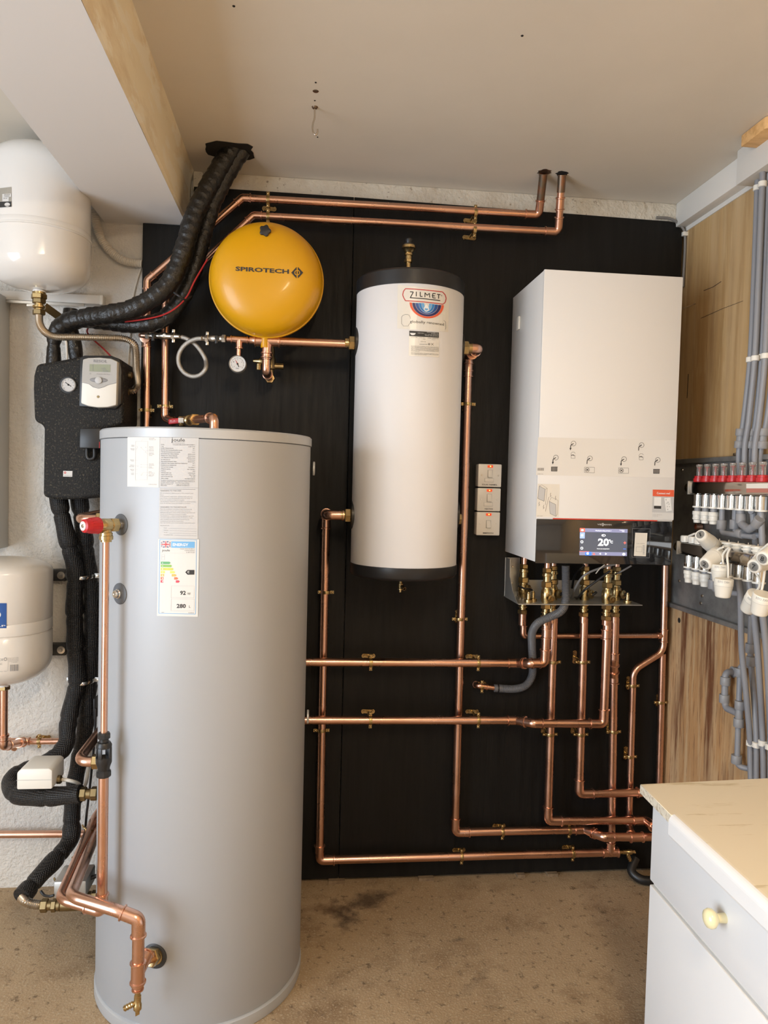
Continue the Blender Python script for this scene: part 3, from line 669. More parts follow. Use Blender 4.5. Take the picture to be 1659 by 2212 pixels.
for i in range(4): p.text(('Fabbricato da ZILMET S.p.A.', 'Via del Santo 242', 'Tel. +39 049 8964111', 'www.zilmet.com')[i], z3((840, 945, 780, 790)[i], 1378+i*27), z3(1125, 1398+i*27), 1.5)
p.poly([z3(*q) for q in ((410, 1385), (560, 1392), (540, 1430), (490, 1445), (440, 1435))]); p.build('lettering', INKW, l6)
p = Print(zfn(.0011), up=(.01, -1))
p.text('mod. / type   8 BAR', z3(445, 1505), z3(600, 1508), 1.4); p.text('VOL 50 L', z3(655, 1508), z3(790, 1515), 1.4); p.text('CODE 13B0005000', z3(860, 1525), z3(1130, 1538), 1.5); p.text('2024', z3(740, 1550), z3(800, 1553), 1.5); p.text('-10 +110 °C', z3(960, 1562), z3(1055, 1570), 1.4)
p.text('M.P.W. 6 bar', z3(685, 1612), z3(820, 1618), 1.6); p.text('INSULATION TANK', z3(655, 1680), z3(850, 1685), 1.6)
p.ring(z3(895, 1670), 1.6, 1.0, 10); p.line([z3(945, 1645), z3(1005, 1700)], .6).line([z3(1005, 1645), z3(945, 1700)], .6)
wr = random.Random(5); words = 'the vessel is designed for heating and cooling systems fluid must not exceed pressure installation qualified personnel warranty recipiente deve essere installato secondo norme vigenti serbatoio inerziale'.split()
for i in range(10):
    s = ' '.join(wr.choice(words) for _ in range(9)); y = 1715+i*22+(16 if i > 6 else 0)
    p.text(s, z3(445, y), z3((1135, 1130, 1140, 1130, 1140, 1130, 650, 1130, 1130, 830)[i], y+(40 if i not in (6, 9) else 15)), 1.25)
p.build('black_lettering', INK, l6)
# automatic air vent on top
a0 = P(882, 572, ZY)
av = thing('air_vent', 'small brass automatic air vent with black cap on top of the white buffer vessel', 'valve', (a0.x, ZY, 2.1035))
zv = lambda py: P(882, py, ZY).z
lathe_part(av, 'nipple', [(.008, 2.1035), (.008, zv(566)), (.0095, zv(565)), (.0095, zv(556))], (a0.x, ZY, 0), (0, 0, 1), BRASS, 20)
nut(av, (a0.x, ZY, zv(564)), (0, 0, 1), .0135, .012)
lathe_part(av, 'body', [(.0105, zv(560)), (.0105, zv(553)), (.0135, zv(552)), (.0135, zv(548)), (.0115, zv(547)), (.015, zv(544)), (.0195, zv(538)), (.0225, zv(537)), (.0225, zv(531.5)), (.020, zv(530)), (0, zv(529))], (a0.x, ZY, 0), (0, 0, 1), BRASS, 28)
lathe_part(av, 'cap', [(.017, zv(530)), (.017, zv(527)), (.010, zv(526)), (.012, zv(521)), (.012, zv(517)), (.006, zv(515)), (0, zv(515))], (a0.x, ZY, 0), (0, 0, 1), BLKP, 14)
# drain cock below
d0 = P(865, 1264, ZY)
dc = thing('drain_cock', 'small brass drain cock hanging below the white buffer vessel', 'tap', (d0.x, ZY, 1.136))
lathe_part(dc, 'stem', [(.006, 1.136), (.006, 1.112), (.009, 1.111), (.009, 1.096), (.006, 1.094)], (d0.x, ZY, 0), (0, 0, 1), BRASS_D, 16)
lathe_part(dc, 'spout', [(.0055, 0), (.007, .004), (.0055, .008), (.007, .012), (.0055, .016), (.0065, .024), (.004, .024), (.004, .01), (0, .01)], (d0.x, ZY, 1.104), (.45, -.75, -.35), BRASS_D, 16)
lathe_part(dc, 'spindle', [(.009, 0), (.009, .004), (.004, .005), (.004, .012), (0, .013)], (d0.x, ZY, 1.094), (0, 0, -1), BRASS, 12)

# ================================================================== yellow expansion vessel
YX, YZ, YC = P(575, 600, 2.36).x, P(575, 600, 2.36).z, 2.40
YR = .1795
yv = thing('expansion_vessel', 'round flat yellow expansion vessel with black lettering', 'vessel', (YX, YC, YZ-YR))
fr = [(0, .098)] + [(YR*.985*math.sin(t)**.62, .098*math.cos(t)**.72+.0) for t in [i*math.pi/2/14 for i in range(1, 14)]]
prof = [(r, h) for r, h in fr] + [(YR-.002, .008), (YR+.0012, .006), (YR+.0012, -.006), (YR-.002, -.008)] + [(r, -h*.55) for r, h in reversed(fr)]
lathe_part(yv, 'shell', [(r, -h) for r, h in prof], (YX, YC, YZ), (0, 1, 0), YELL, 96)
def yfn(off):
    def fn(px, py):
        Y = YC-.09
        for _ in range(8):
            q = P(px, py, Y); r = math.hypot(q.x-YX, q.z-YZ); h = .008
            for (a, b) in zip(fr[:-1], fr[1:]):
                if a[0] <= r <= b[0]: h = a[1]+(b[1]-a[1])*(r-a[0])/(b[0]-a[0]); break
            Y = YC-h-off
        return P(px, py, Y)
    return fn
p = Print(yfn(.0014), up=(.03, -1)); p.text('SPIROTECH', (508.5, 584.5), (624, 591), 8.6, .03)
p.m.v = p.m.v; p.build('lettering', INK, yv)
p = Print(yfn(.0014)); cx, cy = 642, 589
p.poly([(cx-13, cy), (cx-1.5, cy-12.5), (cx-1.5, cy+12.5)]); p.poly([(cx+1.5, cy-12.5), (cx+13, cy), (cx+1.5, cy+12.5)]); p.build('emblem', INK, yv)
p = Print(yfn(.0020)); p.ring((cx, cy), 5.2, 1.6, 24); p.line([(cx+.1, cy-10), (cx, cy+10)], 1.2); p.build('emblem_ring', YELL, yv)
c = yfn(.0)(573, 500)
kp = [(.0165*(1+.13*math.cos(5*a)), a) for a in [2*math.pi*i/40 for i in range(40)]]
MB().prism([(c.x+r*math.cos(a), c.y-.012, c.z+r*math.sin(a)) for r, a in kp], (0, .03, 0)).build('air_cap', BLKP, yv, bevel=.003)
lathe_part(yv, 'neck', [(.022, 0), (.017, .006), (.013, .012), (.013, .040)], (YX-.003, YC+.008, YZ-YR+.010), (0, 0, -1), YELL, 20)
# ================================================================== boiler
BX0, BX1, BYF, BZ0, BZ1 = .7235, 1.1745, 2.25, 1.202, 2.118
boil = thing('boiler', 'tall white wall-hung boiler with a black glass control panel', 'boiler', ((BX0+BX1)/2, 2.43, BZ0))
zc = P(1300, 1121.5, BYF).z
MB().box((BX0, BYF+.004, BZ0+.004), (BX1, YB-.001, BZ1)).build('casing', BOILW, boil, bevel=.002)
MB().box((BX0-.001, BYF, zc), (BX1+.001, BYF+.010, BZ1+.001)).build('front_panel', BOILW, boil, bevel=.002)
MB().box((BX0+.001, BYF+.001, BZ0), (BX1-.001, BYF+.02, zc-.003)).build('control_panel', BLKG, boil, bevel=.0015)
MB().box((P(1195, 1120, BYF).x, BYF+.0005, zc-.003), (P(1420, 1125, BYF).x, BYF+.006, zc-.0002)).build('light_strip', mk('red_light_strip', (.6, .05, .03), .3, emit=((1, .08, .04), .12)), boil)
cp = P(1108, 700, 2.57); MB().box((BX0-.007, 2.50, 1.985), (BX0, 2.53, 2.03)).build('side_latch', WPLAS, boil, bevel=.002)
def bfn(off): return lambda x, y: P(x, y, BYF-off)
def z4(x, y): return (1150+x*.18686, 930+y*.18692)
def z5(x, y): return (1240+x*.1085, 1120+y*.10846)
film = sheet(bfn(.0004), (z4(68, 78), z4(1655, 112), z4(1640, 545), z4(42, 515)), 'film_strip', FILM, boil, nu=1)
def icon(): return Print(bfn(.0008), up=(.035, -1))
for (cx, cy, ar) in ((272, 312, 1), (476, 150, 1), (666, 322, 0), (1060, 330, 1), (1263, 168, 0), (1450, 340, 0)):
    p = icon(); p.ring(z4(cx, cy), 5.2, .75, 22); p.line([z4(cx, cy), z4(cx-32, cy+20), z4(cx-35, cy+64)], 1.7)
    if ar: p.poly([z4(cx-47, cy+52), z4(cx-23, cy+52), z4(cx-36, cy+80)])
    else: p.poly([z4(cx+4, cy-6), z4(cx-8, cy+12), z4(cx-16, cy-2)])
    p.build('flow_icon', INK, film)
for (cx, cy) in ((253, 444), (1434, 471)):
    p = icon()
    for k in range(5): x = cx-30+k*15; p.line([z4(x, cy-26), z4(x-1, cy+26)], 2.0)
    p.line([z4(cx-36, cy-24), z4(cx+40, cy-22)], .8).line([z4(cx-36, cy+25), z4(cx+34, cy+26)], .8); p.build('radiator_icon', INK, film)
for (cx, cy) in ((660, 455), (1054, 463)):
    p = icon(); p.line([z4(cx-57, cy-32), z4(cx+58, cy-30), z4(cx+57, cy+33), z4(cx-58, cy+30), z4(cx-57, cy-32)], .5)
    p.ring(z4(cx-25, cy-1), 4.6, .7, 18); p.line([z4(cx-38, cy-13), z4(cx-11, cy+11)], 1.3).line([z4(cx-11, cy-13), z4(cx-38, cy+11)], 1.3); p.build('fan_unit_icon', INK, film)
for (cx, cy) in ((472, 285), (1260, 303)):
    p = icon(); p.line([z4(cx-24, cy+35), z4(cx-26, cy-20), z4(cx-12, cy-36), z4(cx+10, cy-36), z4(cx+24, cy-20)], .5).line([z4(cx+22, cy), z4(cx+20, cy+35), z4(cx-24, cy+35)], .5)
    p.line([z4(cx-22, cy+2), z4(cx, cy-4), z4(cx+14, cy+8)], 1.6); p.build('tap_icon', INK, film)
p = icon()
for k in range(5): p.line([z4(68+k*15, 432), z4(66+k*15, 464)], 1.2)
p.build('barcode', INK, film)
icon().text('6175982  03/22', z4(58, 506), z4(125, 506), 1.2).build('lettering', INK, film)
sk = sheet(bfn(.0004), (z4(62, 615), z4(315, 622), z4(305, 1000), z4(42, 995)), 'panel_diagram_sticker', LABELC, boil, nu=1)
Print(bfn(.0008)).poly([z4(80, 640), z4(150, 680), z4(135, 818), z4(62, 785)]).poly([z4(195, 820), z4(270, 855), z4(272, 992), z4(205, 960)]).build('diagram_panels', INKLG, sk)
p = Print(bfn(.0009), up=(.03, -1))
p.line([z4(80, 640), z4(150, 680), z4(135, 818), z4(62, 785), z4(80, 640)], .5).line([z4(80, 640), z4(110, 628), z4(172, 668), z4(150, 860)], .35).line([z4(150, 680), z4(172, 668)], .35)
p.line([z4(195, 820), z4(270, 855), z4(272, 992), z4(205, 960), z4(195, 820)], .5).line([z4(195, 820), z4(220, 770), z4(298, 808), z4(290, 965), z4(272, 992)], .35)
p.line([z4(190, 768), z4(150, 935)], .5)
for q in ((80, 850), (132, 885), (212, 745), (270, 780)): p.line([z4(q[0], q[1]-25), z4(q[0]-6, q[1]), z4(q[0]+4, q[1]+8), z4(q[0]-8, q[1]+22)], .6)
p.text('6174  04/21', z4(55, 992), z4(118, 992), 1.2); p.build('diagram_lines', INK, sk)
sc = sheet(bfn(.0004), (z4(1392, 682), z4(1638, 688), z4(1632, 1030), z4(1385, 1022)), 'connect_sticker', LABEL, boil, nu=1)
Print(bfn(.0008)).quad(z4(1392, 682), z4(1638, 688), z4(1637, 766), z4(1391, 758), nu=1).build('red_header', INKO, sc)
p = Print(bfn(.0010), up=(.03, -1)); p.text('Connect me!', z4(1438, 735), z4(1590, 738), 4.2, .02); p.quad(z4(1408, 770), z4(1490, 772), z4(1488, 870), z4(1405, 868), nu=1); p.quad(z4(1525, 778), z4(1597, 775), z4(1612, 925), z4(1545, 935), nu=1); p.build('white_print', INKW, sc)
Print(bfn(.0008)).quad(z4(1391, 758), z4(1637, 766), z4(1633, 952), z4(1384, 944), nu=1).build('photo_background', INKLG, sc)
Print(bfn(.0010)).quad(z4(1406, 870), z4(1490, 873), z4(1488, 905), z4(1405, 902), nu=1).build('pictured_panel', INK, sc)
p = Print(bfn(.0010), up=(.03, -1)); p.text('Viessmann registration and', z4(1390, 975), z4(1498, 977), 1.2); p.text('connection app', z4(1390, 990), z4(1452, 991), 1.2)
for i, (x, y) in enumerate(((1545, 800), (1570, 830), (1555, 840), (1580, 850), (1560, 880), (1585, 880), (1565, 912))): p.disc(z4(x, y), .9, 6)
p.build('small_print', INKG, sc)
# control screen
def cfn(off): return lambda x, y: P(x, y, BYF+.001-off)
scr = sheet(cfn(.0004), (z5(118, 192), z5(1068, 212), z5(1052, 748), z5(105, 732)), 'screen', SCRN, boil, nu=1)
p = Print(cfn(.0008)); p.quad(z5(220, 195), z5(1068, 212), z5(1066, 285), z5(218, 268), nu=1); p.quad(z5(105, 660), z5(1054, 675), z5(1052, 748), z5(105, 732), nu=1); p.build('screen_bars', SCRB, scr)
p = Print(cfn(.0009)); p.quad(z5(118, 192), z5(218, 194), z5(216, 268), z5(117, 266), nu=1); p.line([z5(985, 483), z5(1038, 485)], 1.3).line([z5(1012, 458), z5(1011, 512)], 1.3); p.poly([z5(372, 722), z5(425, 724), z5(398, 678)]); p.line([z5(107, 657), z5(300, 662)], .9); p.build('screen_red_icons', SCRR, scr)
Print(cfn(.0009)).quad(z5(118, 275), z5(215, 277), z5(212, 398), z5(116, 396), nu=1).build('screen_menu_tile', SCRLB, scr)
Print(cfn(.0010)).quad(z5(222, 665), z5(348, 668), z5(346, 738), z5(220, 735), nu=1).line([z5(980, 605), z5(1032, 608)], 1.0).build('screen_blue_tile', SCRBL, scr)
p = Print(cfn(.0012), up=(.03, -1)); p.text('20', z5(475, 538), z5(692, 540), 14.5, .03); p.ring(z5(712, 435), 1.4, .9, 12); p.text('C', z5(722, 492), z5(772, 493), 5.2, .03)
p.text('Heating/cooling circuit 1', z5(428, 250), z5(738, 255), 2.0, .01); p.text('Tu 04.06.25', z5(905, 243), z5(1002, 246), 1.6); p.text('14:04', z5(955, 268), z5(1002, 269), 1.6); p.text('Room set temperature', z5(458, 610), z5(704, 612), 1.9, .01)
p.ring(z5(592, 337), 3.6, .9, 16, ry=2.1); p.disc(z5(568, 336), 2.1, 10); p.ring(z5(157, 465), 2.4, 1.2, 14); p.ring(z5(155, 592), 2.3, 1.2, 14); p.disc(z5(990, 712), 2.9, 14); p.disc(z5(272, 697), 2.6, 12)
p.poly([z5(500, 703), z5(535, 685), z5(535, 722)]); p.poly([z5(622, 685), z5(655, 705), z5(621, 724)]); p.quad(z5(145, 215), z5(188, 216), z5(187, 250), z5(144, 249), nu=1); p.quad(z5(140, 318), z5(178, 319), z5(178, 352), z5(140, 350), nu=1); p.build('screen_white_text', SCRW, scr)
p = Print(cfn(.0007), up=(.03, -1)); p.text('VIE', z5(462, 132), z5(555, 134), 3.0, .015); p.text('MANN', z5(592, 136), z5(745, 138), 3.0, .015)
p.ring(z5(573, 105), 1.3, 1.0, 10); p.ring(z5(574, 138), 1.3, 1.0, 10); p.build('maker_lettering', INKLG, boil)
tg = sheet(cfn(.0008), (z5(1218, 282), z5(1462, 290), z5(1430, 755), z5(1190, 745)), 'serial_tag', LABELC, boil, nu=1)
p = Print(cfn(.0012)); q0 = z5(1255, 700)
p.line([z5(1240, 565), z5(1355, 568), z5(1350, 665), z5(1235, 660), z5(1240, 565)], .4)
for k in range(9): p.line([z5(1368, 540+k*21), z5(1405, 541+k*21)], .9)
p.text('6 bar 2030 B', z5(1245, 505), z5(1400, 508), 1.5); p.build('tag_print', INKG, tg)
p = Print(cfn(.0006)); p.line([z5(1165, 200), z5(1515, 208), z5(1500, 785), z5(1155, 772), z5(1165, 200)], .5); p.build('clear_pocket_edge', INKG, boil)

# ================================================================== three switches
def switch(pts, word, lab, fuse, screws):
    # pts: left-top, right-top, right-bottom, left-bottom pixel corners of the face
    YS = YB-.050
    a = P(*pts[0], YS); c = P(*pts[2], YS)
    root = thing('switch', lab, 'switch', ((a.x+c.x)/2, YB, (a.z+c.z)/2))
    MB().box((a.x+.001, YS+.009, c.z+.001), (c.x-.001, YB-.0005, a.z-.001)).build('back_box', SWPL, root, bevel=.004)
    MB().box((a.x, YS, c.z), (c.x, YS+.0085, a.z)).build('faceplate', SWPL, root, bevel=.0035)
    w = c.x-a.x; hgt = a.z-c.z
    def box(u0, u1, v0, v1, d0, d1, nm, mt, bv=.0008, tilt=0): return MB().box((a.x+w*u0, YS-d1, a.z-hgt*v1), (a.x+w*u1, YS-d0, a.z-hgt*v0)).build(nm, mt, root, bevel=bv)
    ne = box(.39, .62, .05, .155, -.001, .0022, 'neon', NEON)
    MB().ball((a.x+w*.51, YS-.0022, a.z-hgt*.10), .0022, 10, 6, (1.2, .3, 1)).build('glow', NEONH, ne)
    vs0 = .36 if not fuse else .27; vs1 = vs0+.31
    box(.40, .615, vs0-.012, vs1+.012, -.001, .0006, 'rocker_frame', CTRLG, .0003)
    rk = MB(); x0, x1 = a.x+w*.42, a.x+w*.595; z0, z1 = a.z-hgt*vs0, a.z-hgt*vs1
    rk.add([(x0, YS-.0025, z0), (x1, YS-.0025, z0), (x1, YS-.007, z1), (x0, YS-.007, z1), (x0, YS, z0), (x1, YS, z0), (x1, YS, z1), (x0, YS, z1)], [(0, 1, 2, 3), (4, 7, 6, 5), (0, 4, 5, 1), (1, 5, 6, 2), (2, 6, 7, 3), (3, 7, 4, 0)])
    rk.build('rocker', SWPL, root, bevel=.0006)
    if fuse: box(.28, .665, .62, .785, -.001, .0004, 'fuse_surround', CTRLG, .0002); box(.29, .655, .63, .775, -.001, .0018, 'fuse_carrier', SWPL)
    for u in (.16, .86):
        lathe_part(root, 'screw' if screws else 'screw_cap', [(.0034, 0), (.003, .0012), (0, .0014)], (a.x+w*u, YS, a.z-hgt*.49), (0, -1, 0), NICKEL if screws else SWPL, 14)
    pr = Print(lambda x, y: V((a.x+w*x, YS-.0006, a.z-hgt*y)), up=(0, -1)); L = .05*len(word)
    pr.text(word, (.5-L/2, .925), (.5+L/2, .925), .058, .012); pr.build('lettering', INK, root)
def s1(x, y): return (1000+x*.0904, 980+y*.0904)
switch([s1(372, 240), s1(928, 243), s1(915, 805), s1(352, 800)], 'SOLAR THERMAL', 'white fused switch marked SOLAR THERMAL, topmost of three beside the boiler', True, True)
switch([s1(352, 815), s1(908, 820), s1(893, 1383), s1(333, 1376)], 'HEATING', 'white fused switch marked HEATING between the two other switches', True, False)
switch([s1(335, 1390), s1(890, 1395), s1(876, 1960), s1(312, 1955)], 'IMMERSION', 'white switch marked IMMERSION, lowest of three beside the boiler', False, False)

# ================================================================== pipe clips
_CL = {}
def clip(c, axis, r, label, lug=True, plate=True, wall=YB, mat=BRASS):
    """ring clip on a pipe; axis 'x' or 'z'; backplate on the wall behind"""
    c = V(c); so = round(wall-c.y-.0008, 3); key = (round(r, 4), so, plate)
    if key not in _CL:
        parts = []
        def mesh(m, nm):
            o = m.build(nm, mat); COL.objects.unlink(o); parts.append((nm, o.data)); bpy.data.objects.remove(o)
        w = .0055
        prof = [(r*1.01, -w), (r*1.13, -w), (r*1.16, -w*.6), (r*1.16, w*.6), (r*1.13, w), (r*1.01, w), (r*1.01, -w)]
        m = MB(); n = 24; vs = []; fs = []
        for i in range(n):
            t = 2*math.pi*i/n
            for (a, h) in prof[:-1]: vs.append((a*math.cos(t), a*math.sin(t), h))
        k = len(prof)-1
        for i in range(n):
            for j in range(k): fs.append((i*k+j, ((i+1) % n)*k+j, ((i+1) % n)*k+(j+1) % k, i*k+(j+1) % k))
        m.add(vs, fs, True); mesh(m, 'ring')
        for s in (-1, 1):
            m = MB().box((s*r*1.08, -.0035, -w*.9), (s*(r+.013), .0035, w*.9)); mesh(m, 'lug')
            m = MB().lathe([(.0042, 0), (.0042, .002), (.003, .0035), (0, .004)], (s*(r+.0075), -.0035, 0), (0, -1, 0), 12); mesh(m, 'screw')
        if plate:
            mesh(MB().lathe([(.0042, r*1.05), (.0042, so-.003)], (0, 0, 0), (0, 1, 0), 10), 'stem')
            m = MB(); L = .016; pts = []
            for i in range(24):
                a = 2*math.pi*i/24; x = .0085*math.cos(a); z = .0085*math.sin(a)+(L if math.sin(a) > 0 else -L); pts.append((x*(1 if abs(math.sin(a)) > .2 else .7), so-.003, z))
            m.prism(pts, (0, .003, 0)); mesh(m, 'backplate')
            for s in (-1, 1): mesh(MB().lathe([(.0048, 0), (.004, .002), (0, .0028)], (0, so-.003, s*L), (0, -1, 0), 12), 'plate_screw')
        _CL[key] = parts
    root = thing('pipe_clip', label, 'pipe clip', c, group=label)
    if axis == 'x': root.rotation_euler = (0, math.pi/2, 0)
    for nm, me in _CL[key]:
        o = bpy.data.objects.new(nm, me); COL.objects.link(o); o.parent = root
        o.data = me
    return root

# ================================================================== copper pipework on the black board
R28, R22, R15 = .0146, .0124, .0085
def run(name, label, pts, r, kinds=None, br=None, loc=None):
    root = thing(name, label, 'pipe', loc or pts[0]); tube_run(root, pts, r, kinds, br=br); return root
def union(root, c, d, r=.0235):
    c = V(c); d = V(d).normalized()
    nut(root, c+d*.012, d, r, .020, name='union_nut'); lathe_part(root, 'union_collar', [(r*.9, 0), (r*.96, .001), (r*.96, .006), (r*.7, .008)], c-d*.004, d, BRASS, 24)
    lathe_part(root, 'union_socket', [(r*.72, .02), (r*.72, .034), (r*.6, .036)], c, d, BRASS, 24)

# A: the two runs along the top, up through the ceiling and down behind the cylinder
YA = 2.52; YAV = 2.56
g1 = [PZ(1174, 374, ZC), P(1164, 464, YA), P(524, 428, YA), P(319, 606, YAV), P(315.5, 1010, YAV)]
A1 = run('copper_pipe', 'upper of two copper pipes along the board top, bending down beside the lagged pipe', g1, R22)
c = g1[0]; MB().sweep([c, c+(g1[1]-c)*.62], R22+.0012, 16).build('tarnished_end', COPPER_D, A1)
A2p = [PZ(1214, 377, ZC), P(1206, 501, YA), P(548, 466, YA), P(358, 640, YAV), P(356.5, 903, YAV), P(378, 912, YAV-.02)]
A2 = run('copper_pipe', 'lower of two copper pipes along the board top, passing behind the yellow vessel', A2p, R22)
MB().sweep([A2p[0], A2p[0]+(A2p[1]-A2p[0])*.3], R22+.0012, 16).build('tarnished_end', COPPER_D, A2)
sleeve(A2, A2p[0]+(A2p[1]-A2p[0])*.5, A2p[1]-A2p[0], R22, .042)
tc_ = P(316.8, 733, YAV); tee(A1, tc_, (0, 0, 1), (0, -1, 0), R22, .055, .03)
clip(P(579, 431.5, YA), 'x', R22, 'brass clip on the upper top pipe, above the yellow vessel'); clip(P(1027, 459, YA), 'x', R22, 'brass clip on the upper top pipe, right of the air vent')
clip(P(579, 468, YA), 'x', R22, 'brass clip on the lower top pipe, touching the yellow vessel top'); clip(P(1025, 496.5, YA), 'x', R22, 'brass clip on the lower top pipe, right of the air vent')
clip(P(316.5, 886, YAV), 'z', R22, 'brass clip on the vertical copper pipe at the left edge of the black board')
clip(P(357, 878, YAV), 'z', R22, 'brass clip on the vertical copper pipe above the red-handled valve')
# red-handled isolating valve on top of the cylinder
o1 = P(462, 922, TY); v0 = P(380, 912, YAV-.02); v1 = P(463, 901, TY)
dv = (v1-v0).normalized()
tp = run('copper_pipe', 'short copper elbow pipe on top of the grey cylinder', [v0+(v1-v0)*.52, V((v1.x, v1.y, v1.z-.002)), V((v1.x, v1.y, TZ+.003))], R22)
lathe_part(tp, 'base_collar', [(.02, 0), (.02, .004), (.014, .006)], (v1.x, v1.y, TZ+.001), (0, 0, 1), BRASS, 20)
iv = thing('lever_valve', 'brass lever valve with red handle on top of the grey cylinder', 'valve', v0+(v1-v0)*.3)
vb = v0+(v1-v0)*.16; vl = (v1-v0).length
lathe_part(iv, 'body', [(.013, 0), (.016, .004), (.016, .03), (.012, .034), (.012, .07), (.017, .078), (.017, .10), (.013, .104), (.013, vl*.4)], vb, dv, BRASS, 24)
nut(iv, vb+dv*.012, dv, .0185, .018); nut(iv, vb+dv*(vl*.37), dv, .0195, .02)
hs = P(396, 909, 2.36)
MB().obox(hs+V((0, -.02, .004)), dv*.012, V((0, .004, 0)), V((0, 0, .006))).build('lever_stem', CHROME, iv, bevel=.001)
h0, h1 = P(364, 911, 2.33), P(389, 908.5, 2.32)
MB().obox((h0+h1)/2, (h1-h0)/2, V((0, .004, 0)), V((0, 0, .0085))).build('handle', RED, iv, bevel=.003)
hx = P(391, 908, 2.318); MB().obox(hx, V((.008, 0, 0)), V((0, .003, 0)), V((0, 0, .0075))).build('handle_label', LABEL, iv, bevel=.001)
p = Print(lambda x, y: P(x, y, 2.3205)); p.line([(367, 909), (371, 909)], 1).line([(376, 909), (383, 908)], 1); p.build('handle_marks', INKW, iv)

# C: from the buffer vessel lower left port down and along the bottom
YV = 2.555
zc1 = P(745, 1113, ZY).z; xc1 = P(703.5, 1150, YV).x
Cp = [V((ZX-ZR-.028, ZY, zc1)), V((xc1, ZY, zc1)), V((xc1, YV, zc1-.002)), P(690, 1858, YV), P(1318, 1841, YV)]
C1 = run('copper_pipe', 'copper pipe from the buffer vessel lower left port down and along the floor line', Cp, R28)
union(C1, (ZX-ZR-.001, ZY, zc1), (-1, 0, 0))
tee(C1, Cp[-1], (1, 0, 0), (0, 0, 1), R28, .062, .04)
sleeve(C1, V((xc1, YV, zc1-.035)), (0, 0, 1), R28, .04, 'reducer')
clip(P(704, 1279, YV), 'z', R28, 'brass clip on the pipe beside the grey cylinder, above both big pipes'); clip(P(694.5, 1577, YV), 'z', R28, 'brass clip on the pipe beside the grey cylinder, under the lower big pipe')
clip(P(997, 1850, YV), 'x', R28, 'brass clip on the lowest horizontal pipe, below the middle riser'); clip(P(1237, 1843.5, YV), 'x', R28, 'brass clip on the lowest horizontal pipe, nearer its drain cock')
# drain cock at its end
e = P(1337, 1840.5, YV); dk = thing('drain_cock', 'brass drain cock at the end of the lowest horizontal copper pipe', 'tap', e)
def drain_cock(root, e, d, ds, k=1.0):
    d = V(d).normalized(); lathe_part(root, 'stem', [(.007*k, 0), (.007*k, .014*k), (.0085*k, .015*k), (.0085*k, .034*k), (.010*k, .036*k), (.010*k, .048*k), (.006*k, .050*k), (.006*k, .054*k)], e, d, BRASS, 16)
    lathe_part(root, 'spout', [(.006*k, 0), (.006*k, .010*k)] + [((.0062 if i % 2 else .0076)*k, (.012+i*.003)*k) for i in range(7)] + [(.0045*k, .034*k), (.0045*k, .02*k), (0, .02*k)], V(e)+d*.03*k, ds, BRASS, 14)
    MB().obox(V(e)+d*.058*k, d*.005*k, V(ds).normalized()*.005*k, d.cross(V(ds)).normalized()*.002*k).build('key', BRASS, root)
drain_cock(dk, e, (1, 0, -.02), (.25, -.5, -.8))

# D: buffer vessel upper right port down to the bottom and off behind the dresser
zd = P(1003, 752, ZY).z; xd = P(1011.5, 800, YV).x
Dp = [V((ZX+ZR+.028, ZY, zd)), V((xd+.002, ZY, zd)), V((xd, YV, zd-.002)), P(983, 1798, YV), P(1262, 1792, YV), P(1305, 1808, 2.49), P(1440, 1808, 2.49)]
D1 = run('copper_pipe', 'copper pipe from the buffer vessel upper right port down the board middle', Dp, R28)
union(D1, (ZX+ZR+.001, ZY, zd), (1, 0, 0))
sleeve(D1, V((xd, YV, zd-.05)), (0, 0, 1), R28, .05, 'reducer')
sleeve(D1, P(1375, 1808.5, 2.49), (1, 0, 0), R28, .05)
clip(P(1010, 873, YV), 'z', R28, 'brass clip on the middle copper pipe beside the buffer vessel'); clip(P(993, 1337, YV), 'z', R28, 'brass clip on the middle copper pipe below the buffer vessel')
clip(P(1085, 1797, YV), 'x', R28, 'brass clip on the second lowest horizontal pipe, nearer its riser'); clip(P(1229, 1793.5, YV), 'x', R28, 'brass clip on the second lowest horizontal pipe, beside its offset bend')
# union on the unused lower right port
cap_ = thing('brass_plug', 'brass hexagon plug in the unused side port of the buffer vessel', 'plug', (ZX+ZR, ZY, 1.345)); zp = P(985, 1121, ZY).z
nut(cap_, (ZX+ZR+.010, ZY, zp), (1, 0, 0), .019, .012)

# E and F: the two big horizontals from the cylinder to the boiler valves
YE, YF_ = 2.505, 2.455
Ep = [P(640, 1430, YE), P(1118, 1432.5, YE), P(1146, 1433, YF_), P(1172, 1432, YF_), P(1181.5, 1338, YF_)]
Ep[3] = V((P(1178, 1400, YF_).x, YF_, Ep[3].z)); Ep[4] = V((Ep[3].x, YF_, Ep[4].z))
E1 = run('copper_pipe', 'upper of two big horizontal copper pipes from the grey cylinder to the boiler', Ep, R28, br=R28*1.9)
sleeve(E1, P(1180, 1368, YF_), (0, 0, 1), R28, .036)
Fp = [P(640, 1555.5, YE), P(1116, 1556, YE), P(1152, 1562.5, YF_), P(1304, 1563, YF_), P(1311, 1340, YF_)]
Fp[4] = V((Fp[3].x, YF_, Fp[4].z))
F1 = run('copper_pipe', 'lower of two big horizontal copper pipes from the grey cylinder to the boiler', Fp, R28, br=R28*2.1)
sleeve(F1, P(1310, 1370, YF_), (0, 0, 1), R28, .036)
clip(P(801, 1431, YE), 'x', R28, 'brass clip on the upper big horizontal pipe, nearer the grey cylinder'); clip(P(1033, 1432, YE), 'x', R28, 'brass clip on the upper big horizontal pipe, above the copper drain elbow')
clip(P(800, 1555.5, YE), 'x', R28, 'brass clip on the lower big horizontal pipe, nearer the grey cylinder'); clip(P(1033, 1555.5, YE), 'x', R28, 'brass clip on the lower big horizontal pipe, below the copper drain elbow')

